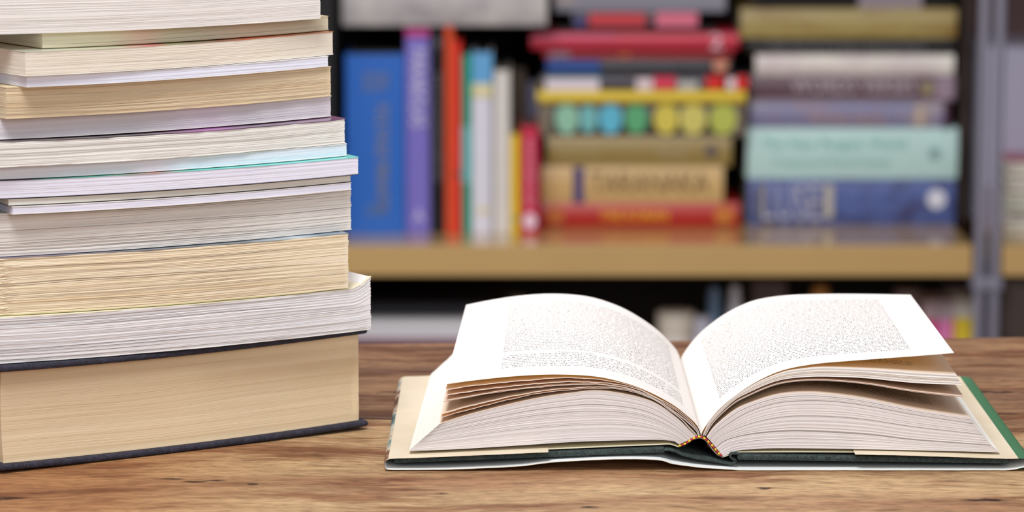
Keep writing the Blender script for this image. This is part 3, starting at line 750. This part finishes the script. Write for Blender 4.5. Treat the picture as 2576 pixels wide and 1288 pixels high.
for xa, xb in ((XP1, XP2), (XP3, XP4)):
    rr_ = (xb - xa) / 2 * .80
    v, f = lathe([(rr_, 0.0), (rr_, 1.35)], 24, (xa + xb) / 2 - BCX, rr_ - 0.006)
    mobj('post', v, f, M_steel, bc, smooth=False)
v, f = boxv(XP1 - .001 - BCX, XP4 + .001 - BCX, -.008, .026, SZ - THK - .018, SZ - THK - .003); mobj('post_clamp', v, f, M_steel, bc, bevel=.002)
for lx in (XL - .45, XR - .03):
    v, f = boxv(lx - BCX, lx + .03 - BCX, 0.0, .4, 0, SZ - .345); mobj('foot', v, f, M_brown, bc)

M_pg = plain('cream_page_edges', C8(230, 222, 205), .7)
M_pg_shade = plain('shade_painted_page_tops', C8(88, 80, 72), .9)  # shade painted into the colour of the upright books' page blocks
def spine_text(book, s, x0, x1, z0, z1, mat, y=-0.0006, vertical=False):
    """letters on a spine face (local x/z), fitted to the box"""
    cu = bpy.data.curves.new('t', 'FONT'); cu.body = s; cu.size = 1; cu.resolution_u = 2
    ot = bpy.data.objects.new('t', cu); me = ot.to_mesh()
    vs = [(v.co.x, v.co.y) for v in me.vertices]; fs = [tuple(p.vertices) for p in me.polygons]
    ot.to_mesh_clear(); bpy.data.objects.remove(ot); bpy.data.curves.remove(cu)
    X0, X1 = min(a for a, b in vs), max(a for a, b in vs); Z0, Z1 = min(b for a, b in vs), max(b for a, b in vs)
    out = []
    for a, b in vs:
        u = (a - X0) / (X1 - X0); v_ = (b - Z0) / (Z1 - Z0)
        if vertical: out.append((x0 + (x1 - x0) * v_, y, z1 - (z1 - z0) * u))
        else: out.append((x0 + (x1 - x0) * u, y, z0 + (z1 - z0) * v_))
    return mobj('lettering', out, fs, mat, book)
def box_book(px0, px1, py0, py1, Y, col, label, group, depth=.16, base=None, rough=.4, upright=False, lean=0, name='book', texts=(), bands=(), discs=(), art=None, rotz=0, y0=None):
    """closed book, spine to the camera; px box of its spine at distance Y"""
    yb = (py0 + py1) / 2
    x0, x1 = atY(px0, yb, Y)[0], atY(px1, yb, Y)[0]; z1 = atY(1288, py0, Y)[2]; z0 = base if base is not None else atY(1288, py1, Y)[2]
    W = x1 - x0; H = z1 - z0; cx = (x0 + x1) / 2
    b = empty(name, (cx, Y, z0), math.radians(rotz)); tag(b, label, 'book', group)
    if lean: b.rotation_euler[1] = math.radians(lean)
    mat = art or plain('cover_%s' % label.replace(' ', '_')[:40], col, rough, var=.05, scale=30)
    ct = .0022; ox = .003
    # spine slightly rounded, front and back covers
    n = 8; V = []; Fc = []
    if upright:
        pts = [(-W / 2 + W * i / n, -.0035 * math.sin(math.pi * i / n)) for i in range(n + 1)]
        for z in (0, H):
            for (x, y) in pts: V.append((x, y + .0035, z))
            for (x, y) in reversed(pts): V.append((x * (1 - 2 * ct / W), y + .0035 + ct, z))
    else:
        pts = [(H * i / n, -.0035 * math.sin(math.pi * i / n)) for i in range(n + 1)]
        for x in (-W / 2, W / 2):
            for (z, y) in pts: V.append((x, y + .0035, z))
            for (z, y) in reversed(pts): V.append((x, y + .0035 + ct, ct + z * (1 - 2 * ct / H)))
    m = 2 * (n + 1)
    for i in range(m): i2 = (i + 1) % m; Fc.append((i, i2, m + i2, m + i))
    Fc.append(tuple(reversed(range(m)))); Fc.append(tuple(range(m, 2 * m)))
    if upright:
        c1 = boxv(-W / 2, -W / 2 + ct, .004, depth, 0, H); c2 = boxv(W / 2 - ct, W / 2, .004, depth, 0, H)
        pg = boxv(-W / 2 + ct, W / 2 - ct, .006, depth - .003, ox, H - ox)
    else:
        c1 = boxv(-W / 2, W / 2, .004, depth, 0, ct); c2 = boxv(-W / 2, W / 2, .004, depth, H - ct, H)
        pg = boxv(-W / 2 + ox, W / 2 - ox, .006, depth - .003, ct, H - ct)
    Vm, Fm = merge([(V, Fc), c1, c2])
    mobj('cover', Vm, Fm, mat, b); mobj('page_block', pg[0], pg[1], M_pg_shade if upright else M_pg, b)
    fy = -.0005
    for (u0, u1, v0, v1, c) in bands:
        bm = plain('band_%d_%d_%d' % tuple(int(q * 255) for q in c), c, .5)
        v, f = boxv(-W / 2 + W * u0, -W / 2 + W * u1, fy - .0002, fy + .004, H * v0, H * v1); mobj('spine_band', v, f, bm, b)
    for (u, v_, rw, rh, c) in discs:
        k = 24; cxx = -W / 2 + W * u; cz = H * v_; bm = plain('disc_%d_%d_%d' % tuple(int(q * 255) for q in c), c, .5)
        V = [(cxx + rw * W * math.cos(6.2832 * i / k), fy - .0008, cz + rh * H * math.sin(6.2832 * i / k)) for i in range(k)]
        V += [(x, fy + .003, z) for x, y, z in V]
        Fc = [tuple(range(k)), tuple(reversed(range(k, 2 * k)))] + [(i, k + i, k + (i + 1) % k, (i + 1) % k) for i in range(k)]
        mobj('printed_disc', V, Fc, bm, b)
    for (s, u0, u1, v0, v1, c, vert) in texts:
        tm = plain('ink_%d_%d_%d' % tuple(int(q * 255) for q in c), c, .5)
        spine_text(b, s, -W / 2 + W * u0, -W / 2 + W * u1, H * v0, H * v1, tm, y=fy - .0011, vertical=vert)
    return b
def ysurf(py, z):                                         # distance at which row py meets height z
    return atZ(1288, py, z)[1]
WHT = C8(215, 212, 220)
UG = 'books standing upright on the middle shelf'
YB = ysurf(589, SZ)
up_books = [
 dict(px0=870, px1=1018, py0=137, col=C8(36, 98, 186), label='wide blue hardcover with faded gold lettering, standing leftmost on the shelf', texts=[('FOLTAGE MIRANTA', .52, .72, .12, .72, C8(140, 132, 118), True), ('SECORY', .30, .74, .80, .90, C8(120, 120, 120), False), ('DOM', .36, .66, .10, .17, C8(110, 125, 140), False)]),
 dict(px0=1021, px1=1081, py0=70, col=C8(118, 108, 190), label='tall purple paperback with white upright lettering and a pink top edge', texts=[('PARABOLAS', .22, .86, .52, .90, C8(206, 200, 226), True), ('A', .3, .75, .06, .12, C8(200, 195, 225), False)], bands=[(0, 1, .955, 1.0, C8(170, 50, 120))]),
 dict(px0=1084, px1=1119, py0=72, col=C8(18, 17, 20), label='tall black book between the purple and the orange-red book', texts=[('PSYCHOPHARMA', .30, .70, .25, .78, C8(120, 118, 122), True)], discs=[(.5, .93, .24, .025, C8(80, 80, 84))]),
 dict(px0=1120, px1=1141, py0=66, col=C8(222, 84, 46), label='tall thin orange book right of the black one', texts=[]),
 dict(px0=1142, px1=1160, py0=103, col=C8(234, 52, 40), label='thin bright red book just left of the green one', texts=[], bands=[(0, 1, .30, .315, C8(60, 20, 20))]),
 dict(px0=1162, px1=1187, py0=138, col=C8(34, 150, 124), label='slim green book standing left of the blue-topped white one', texts=[], bands=[(.0, .95, .28, .60, C8(88, 172, 170))]),
 dict(px0=1188, px1=1238, py0=132, col=C8(214, 212, 224), label='white paperback with a light-blue top and a pale yellow band', texts=[], bands=[(0, 1, .83, 1.0, C8(92, 158, 206)), (0, 1, .755, .83, C8(214, 204, 158)), (.3, .8, .11, .15, C8(210, 200, 160))]),
 dict(px0=1243, px1=1283, py0=178, col=C8(214, 208, 202), label='plain off-white paperback left of the yellow one', texts=[]),
 dict(px0=1284, px1=1308, py0=338, col=C8(230, 196, 40), label='short yellow paperback between the off-white and the crimson book', texts=[], discs=[(.5, .14, .3, .04, C8(170, 170, 90))]),
 dict(px0=1311, px1=1355, py0=318, col=C8(194, 28, 66), label='short crimson book with pale upright lettering and a white disc', texts=[('HANDBOOK', .28, .74, .24, .90, C8(226, 150, 170), True)], discs=[(.5, .12, .36, .075, C8(228, 200, 215))]),
]
for k, d in enumerate(up_books):
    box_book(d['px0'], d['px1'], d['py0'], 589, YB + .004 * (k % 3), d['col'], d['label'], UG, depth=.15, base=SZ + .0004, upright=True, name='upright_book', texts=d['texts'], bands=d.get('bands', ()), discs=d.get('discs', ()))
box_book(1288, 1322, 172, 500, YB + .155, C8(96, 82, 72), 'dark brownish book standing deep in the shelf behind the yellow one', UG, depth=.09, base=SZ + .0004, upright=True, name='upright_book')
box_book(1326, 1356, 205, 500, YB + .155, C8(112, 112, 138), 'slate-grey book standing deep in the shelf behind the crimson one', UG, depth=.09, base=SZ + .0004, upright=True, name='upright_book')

def pile(specs, Y, base_z, group):
    z = base_z + .0004
    for s in specs:
        s = dict(s); ztop = atY(1288, s['py0'], Y + s.get('dy', 0))[2]
        b = box_book(s['px0'], s['px1'], s['py0'], 0, Y + s.get('dy', 0), s.get('col', (.5, .5, .5)), s['label'], group, depth=s.get('depth', .18), base=z + .0002, name=s.get('name', 'lying_book'), texts=s.get('texts', ()), bands=s.get('bands', ()), discs=s.get('discs', ()), art=s.get('art'), rotz=s.get('rotz', 0), rough=s.get('rough', .4))
        z = ztop
    return z
MG = 'books lying in the middle shelf pile'
YM = ysurf(573, SZ)
GOLD = C8(240, 176, 20)
def mottled(name, cols, scale=30, stretch=(1, 1, 1)):
    m, nt, b = nmat(name); N = nt.nodes; L = nt.links; tc = N.new('ShaderNodeTexCoord'); mp = N.new('ShaderNodeMapping'); mp.inputs['Scale'].default_value = stretch
    L.new(tc.outputs['Object'], mp.inputs[0]); nz = N.new('ShaderNodeTexNoise'); nz.inputs['Scale'].default_value = scale; nz.inputs['Detail'].default_value = 3
    L.new(mp.outputs[0], nz.inputs[0]); L.new(ramp(nt, nz.outputs['Fac'], [(.3 + .4 * i / (len(cols) - 1), c) for i, c in enumerate(cols)]), b.inputs['Base Color']); b.inputs['Roughness'].default_value = .35; return m
pile([
 dict(px0=1360, px1=1864, py0=511, col=C8(170, 32, 22), label='red book with golden THE KORAN lettering at the bottom of the middle pile', texts=[('THE KORAN', .30, .64, .28, .74, GOLD, False)], discs=[(.075, .5, .045, .36, C8(180, 96, 34)), (.92, .5, .05, .38, C8(190, 110, 36))]),
 dict(px0=1362, px1=1822, py0=419, col=C8(198, 164, 108), label='tan book with large dark lettering above the red book', texts=[('TARANAKA', .27, .92, .30, .84, C8(112, 86, 52), False)], bands=[(.175, .235, .02, .98, C8(66, 56, 110))], depth=.16),
 dict(px0=1376, px1=1842, py0=343, col=C8(146, 124, 70), label='olive-gold book with pale lettering and a small dark oval', texts=[('Vaka Te Pua', .05, .28, .30, .62, C8(176, 160, 112), False), ('Moana', .60, .76, .32, .64, C8(176, 160, 120), False)], discs=[(.89, .52, .035, .20, C8(90, 80, 80))], depth=.17),
 dict(px0=1356, px1=1876, py0=258, col=C8(58, 50, 50), label='dark book whose spine carries a row of seven coloured discs', bands=[(0.0, .06, .02, .98, C8(118, 108, 90)), (.94, 1.0, .02, .98, C8(110, 98, 84))], discs=[(.135, .52, .056, .47, C8(140, 190, 164)), (.24, .52, .042, .42, C8(110, 180, 180)), (.347, .52, .056, .46, C8(88, 178, 204)), (.472, .52, .056, .45, C8(84, 164, 112)), (.617, .52, .06, .47, C8(206, 190, 76)), (.748, .52, .064, .48, C8(204, 192, 100)), (.893, .52, .066, .48, C8(178, 184, 80))]),
 dict(px0=1352, px1=1878, py0=230, col=C8(220, 190, 50), label='thin yellow book lying on the book with coloured discs', dy=-.01),
 dict(px0=1362, px1=1882, py0=190, col=C8(60, 54, 66), label='dark magazine-like book with white and bright red patches', bands=[(.02, .28, .02, .80, C8(216, 204, 214)), (.03, .30, .80, .98, C8(70, 120, 140)), (.46, .54, .05, .8, C8(220, 200, 206)), (.545, .65, .1, .9, C8(214, 50, 80)), (.66, .76, .05, .6, C8(180, 180, 176)), (.80, .90, .1, .95, C8(214, 16, 16)), (.88, .94, .1, .8, C8(240, 220, 225)), (.945, 1.0, .1, .95, C8(214, 16, 16))]),
 dict(px0=1376, px1=1838, py0=149, col=C8(30, 30, 38), label='black and blue book with a small orange disc at its right end', bands=[(.0, .29, .25, .92, C8(34, 74, 146))], texts=[('History of Everyday Problems', .33, .88, .42, .82, C8(128, 128, 136), False)], discs=[(.945, .60, .042, .34, C8(208, 140, 112))], depth=.17),
 dict(px0=1368, px1=1842, py0=122, col=C8(166, 40, 48), label='dark red book directly beneath the wider crimson one', bands=[(.03, .14, .1, .75, C8(150, 110, 126)), (.40, .46, .1, .6, C8(180, 80, 50))], texts=[], depth=.17),
 dict(px0=1336, px1=1860, py0=84, col=C8(190, 42, 66), label='wide crimson book with a white numeral at its right end', texts=[('2', .86, .92, .02, .96, C8(236, 200, 212), False)], bands=[(.02, .40, .62, .9, C8(206, 100, 130))], dy=-.012, depth=.2),
 dict(px0=1400, px1=1800, py0=73, col=C8(60, 56, 56), label='thin dark booklet between the crimson book and the red-lettered one', depth=.16),
 dict(px0=1440, px1=1758, py0=30, col=C8(46, 40, 52), label='dark book with red and pink title blocks near the top of the middle pile', bands=[(.02, .10, .1, .75, C8(66, 60, 120)), (.13, .58, .15, .92, C8(198, 56, 66)), (.66, .99, .12, .95, C8(220, 110, 136))], depth=.16),
 dict(px0=1396, px1=1826, py0=-40, col=C8(148, 148, 162), label='pale grey book topmost visible on the middle pile', bands=[(.0, .12, .3, .9, C8(170, 160, 160))], depth=.17),
], YM, SZ, MG)
RG_ = 'books lying in the right shelf pile'
YR = ysurf(566, SZ)
pile([
 dict(px0=1886, px1=2408, py0=450, label='navy book with large pale lettering and a white disc, lowest of the right pile', art=mottled('navy_mottled_cover', [C8(46, 48, 92), C8(78, 96, 156), C8(56, 56, 100)], 22), texts=[('LUSE', .07, .35, .10, .90, C8(176, 174, 190), False)], bands=[(.365, .41, .14, .88, C8(178, 170, 160)), (.04, .07, .14, .88, C8(96, 92, 100))], discs=[(.91, .56, .045, .21, C8(214, 214, 226))]),
 dict(px0=1882, px1=2414, py0=323, label='thick mint-green book with teal lettering on the navy one', col=C8(182, 213, 210), texts=[('The New Penguin World', .07, .75, .55, .80, C8(122, 184, 176), False), ('Treasury of World Poetry', .12, .68, .22, .42, C8(142, 192, 188), False)], discs=[(.89, .50, .028, .13, C8(128, 160, 160))]),
 dict(px0=1888, px1=2392, py0=256, label='grey-mauve book with faint orange lettering on the mint-green one', art=mottled('mauve_mottled_cover', [C8(140, 122, 140), C8(122, 122, 158), C8(156, 142, 148)], 16), texts=[('Norfolk Manse', .30, .68, .2, .6, C8(180, 150, 144), False)], bands=[(.83, .87, .1, .9, C8(186, 166, 148)), (.97, 1, 0, 1, C8(70, 34, 56))]),
 dict(px0=1890, px1=2408, py0=190, label='purple-brown book with spaced pale capitals in the right pile', col=C8(92, 66, 76), texts=[('WORDS VERSES', .20, .80, .34, .90, C8(190, 176, 186), False)], bands=[(.90, .99, .08, .95, C8(150, 130, 146)), (0, .9, .02, .12, C8(150, 134, 144))], discs=[(.86, .5, .033, .25, C8(150, 136, 104))]),
 dict(px0=1902, px1=2402, py0=138, label='cream book with blurred markings on the purple-brown one', art=mottled('cream_mottled_cover', [C8(236, 232, 218), C8(208, 194, 194), C8(232, 228, 218)], 12)),
 dict(px0=1880, px1=2404, py0=95, label='black book with small pale marks under the gold book', col=C8(26, 26, 24), texts=[('OF SCOTTISH ENGLISH', .10, .85, .25, .62, C8(120, 118, 120), False)]),
 dict(px0=1864, px1=2408, py0=22, label='gold-coloured book high in the right pile', art=mottled('gold_mottled_cover', [C8(150, 122, 66), C8(172, 154, 96), C8(132, 96, 44)], 10, (1, 1, 2)), texts=[('SELECTED POEMS VOL', .06, .60, .30, .66, C8(190, 172, 110), False)], dy=-.01),
 dict(px0=1900, px1=2400, py0=-45, label='dark book with a pale patch at the photo\'s top edge, right pile', col=C8(24, 22, 26), bands=[(.52, .84, .0, .8, C8(160, 146, 154))]),
], YR, SZ, RG_)
# large volume lying across the tops of the upright books
zt = atY(1288, 66, YB + .003)[2] + .0006
bk = box_book(861, 1376, -40, 62, YB + .004, (.5, .5, .5), 'large pale grey book lying flat across the tall upright books', None, depth=.2, base=zt, name='lying_book', art=mottled('pale_grey_mottled_cover', [C8(150, 142, 146), C8(172, 166, 166), C8(190, 184, 180)], 26))

# lower shelf
LZ = SZ - 0.300 + .0004
def low(px, Y): return bx(px, Y)
YL = BY + 0.10
t = empty('paper_stack', (bx(1040, YL), YL, LZ)); tag(t, 'stack of white paper with a maroon cover beneath, on the lower shelf', 'papers')
zt1 = atY(1040, 805, YL)[2] - LZ; zm = atY(1040, 851, YL)[2] - LZ
r = random.Random(5); ps = []
z = zm
while z < zt1:
    dx, dy = r.uniform(-.004, .004), r.uniform(-.004, .004); ps.append(boxv(-.085 + dx, .15 + dx, dy, .2 + dy, z, z + .0025)); z += .0028
V, Fc = merge(ps); mobj('sheets', V, Fc, plain('white_office_paper', C8(244, 244, 248), .7), t)
v, f = boxv(-.087, .152, -.004, .205, zm - .005, zm - .0003); mobj('folder', v, f, plain('maroon_card', C8(140, 60, 90), .6), t)
v, f = boxv(-.08, .14, .0, .2, 0, zm - .0052); mobj('carton', v, f, plain('dark_carton', C8(40, 36, 40), .6), t, bevel=.002)
t = empty('document_box', (bx(1030, YL + .02), YL + .02, LZ + zt1 + .004)); tag(t, 'low dark grey box lying on the white paper stack', 'box')
hh = atY(1040, 768, YL)[2] - (LZ + zt1 + .004)
v, f = boxv(-.078, .13, 0, .17, 0, hh * .7); mobj('base', v, f, plain('charcoal_box', C8(44, 44, 54), .6), t, bevel=.002)
v, f = boxv(-.08, .132, -.002, .172, hh * .7, hh); mobj('lid', v, f, plain('charcoal_lid', C8(38, 37, 46), .6), t, bevel=.002)
def turned(name, label, cat, px, py_top, Y, parts):
    """upright round thing standing on the lower shelf; parts: (part name, [(radius, height fraction)], colour)"""
    x, _, zt_ = atY(px, py_top, Y); H = zt_ - LZ
    t = empty(name, (x, Y, LZ)); tag(t, label, cat)
    for pn, prof, col in parts:
        v, f = lathe([(rr, hz * H) for rr, hz in prof], 24); o = mobj(pn, v, f, plain(pn + '_' + name, col, .4), t, smooth=False)
        b_ = o.modifiers.new('bevel', 'BEVEL'); b_.width = .001; b_.segments = 2; b_.limit_method = 'ANGLE'
    return t
turned('mug', 'beige round pot behind the gutter of the open book, lower shelf', 'pot', 1700, 784, YL, [('body', [(.016, 0), (.022, .12), (.024, .6), (.022, .86)], C8(225, 214, 204)), ('rim', [(.025, .862), (.025, 1)], C8(214, 204, 190))])
turned('jar', 'small pale lilac jar right of the beige pot on the lower shelf', 'jar', 1764, 796, YL + .01, [('body', [(.011, 0), (.012, .1), (.012, .8)], C8(205, 205, 230)), ('lid', [(.013, .802), (.013, 1)], C8(200, 200, 216))])
turned('marker_pen', 'dusky blue marker pen standing upright behind the right page', 'pen', 1797, 722, YL + .03, [('barrel', [(.007, 0), (.0075, .02), (.0075, .6)], C8(90, 140, 185)), ('cap', [(.0085, .602), (.0085, .94), (.006, 1)], C8(120, 150, 184))])
turned('glue_bottle', 'white bottle with a yellow lower label standing behind the right page', 'bottle', 1849, 718, YL + .02, [('body', [(.013, 0), (.016, .05), (.016, .62), (.011, .70)], C8(206, 190, 96)), ('nozzle', [(.010, .702), (.009, .85), (.006, .98), (.006, 1)], C8(225, 228, 240))])
turned('glue_stick', 'orange-capped tube peeking over the right page', 'tube', 2064, 720, YL + .03, [('tube', [(.010, 0), (.010, .8)], C8(180, 170, 160)), ('cap', [(.011, .802), (.011, .98), (.009, 1)], C8(204, 146, 74))])
turned('canister', 'pale pinkish canister lid showing just above the right page corner', 'canister', 2284, 728, YL + .06, [('body', [(.016, 0), (.016, .9)], C8(90, 76, 76)), ('lid', [(.018, .902), (.018, 1)], C8(150, 132, 132))])
x_, _, z_ = atY(1935, 706, YL + .08); t = empty('camera_case', (x_, YL + .08, LZ)); tag(t, 'dark case with a mottled grey top behind the right page, lower shelf', 'case')
v, f = boxv(-.03, .03, 0, .07, 0, (z_ - LZ) * .82); mobj('body', v, f, plain('case_black', C8(40, 40, 46), .6), t, bevel=.003)
v, f = boxv(-.022, .024, .002, .06, (z_ - LZ) * .822, z_ - LZ); mobj('flap', v, f, plain('case_grey', C8(110, 98, 100), .6, var=.3, scale=60), t, bevel=.003)
def carton(px0, px1, py0, Y, body, lid, name, label, mark=None):
    x0, x1 = atY(px0, 800, Y)[0], atY(px1, 800, Y)[0]; H = atY(1288, py0, Y)[2] - LZ; cx = (x0 + x1) / 2; W = x1 - x0
    t = empty(name, (cx, Y, LZ)); tag(t, label, 'box')
    v, f = boxv(-W / 2, W / 2, 0, .07, 0, H * .88); mobj('body', v, f, plain('c_' + name + label[:6], body, .45), t, bevel=.001)
    v, f = boxv(-W / 2 - .0006, W / 2 + .0006, -.0006, .0706, H * .881, H); mobj('lid', v, f, plain('l_' + name + label[:6], lid, .45), t, bevel=.001)
    if mark:
        v, f = boxv(-W * .35, W * .3, -.0004, .001, H * .45, H * .66); mobj('printed_mark', v, f, plain('dark_mark', mark, .5), t)
    return t
carton(2322, 2356, 758, YL, C8(226, 60, 134), C8(190, 165, 170), 'carton', 'magenta box half hidden behind the right page, lower shelf')
carton(2358, 2398, 758, YL + .005, C8(240, 136, 196), C8(190, 170, 178), 'carton', 'orchid-pink box with a dark mark beside the yellow one', C8(96, 60, 90))
carton(2402, 2446, 752, YL, C8(246, 214, 60), C8(226, 220, 210), 'carton', 'yellow box with a pale lid beside the metal post, lower shelf')

# right bay: binder and slumped magazines
Yb = BY + .08
x0 = atY(2514, 300, Yb)[0]
t = empty('box_file', (x0 + .09, Yb + .1, SZ + .0004)); tag(t, 'pale lilac box file standing at the right edge behind the metal posts', 'file')
z1 = atY(2540, 120, Yb + .1)[2] - SZ
v, f = boxv(-.10, .2, 0, .2, 0, z1); mobj('case', v, f, plain('lilac_card', C8(176, 174, 196), .6), t, bevel=.003)
v, f = boxv(-.101, .201, -.0015, .001, 0.0, z1 * .22); mobj('label_strip', v, f, plain('lilac_card_dark', C8(150, 140, 160), .6), t)
zz = SZ + .0004; specs = [(C8(60, 80, 70), 8, -18), (C8(190, 190, 200), 9, -12), (C8(205, 205, 214), 8, -20), (C8(120, 150, 130), 5, -9), (C8(200, 200, 210), 9, -15), (C8(40, 38, 44), 7, -10), (C8(190, 190, 206), 8, -14), (C8(36, 34, 40), 8, -8), (C8(205, 205, 214), 9, -12), (C8(176, 70, 92), 6, -9)]
desc = ['dark green magazine at the very bottom of the heap by the post', 'light grey magazine on the dark green one', 'whitish magazine turned further than its neighbours, low in the heap', 'sage-green magazine in the middle of the heap', 'silvery magazine above the sage-green one', 'black magazine under the lavender-grey one', 'lavender-grey magazine between the two black ones', 'upper black magazine of the heap', 'white magazine under the red-covered top one', 'red-covered magazine on top of the heap at the right edge']
for (c, th, rz), ds in zip(specs, desc):
    th = th / 1000 * 1.25
    t = empty('magazine', (x0 + .115, Yb - .01 + R.uniform(-.006, .01), zz + .0002), math.radians(rz * .5)); tag(t, ds, 'magazine', 'magazines heaped in the right bay')
    n = 10; V = []; Fc = []
    for zl in (0, .85):
        for i in range(n + 1):
            for y in (0, .1):
                V.append((-.105 + .25 * i / n, y, zl * th))
    S = 2 * (n + 1)
    v, f = boxv(-.105, .145, .002, .098, 0, th * .85); mobj('pages', v, f, M_pg, t, bevel=.0008)
    v, f = boxv(-.106, .146, 0, .1, th * .851, th); mobj('cover', v, f, plain('mag_%d_%d_%d' % tuple(int(q * 255) for q in c), c, .35), t, bevel=.0008)
    zz += th + .0003
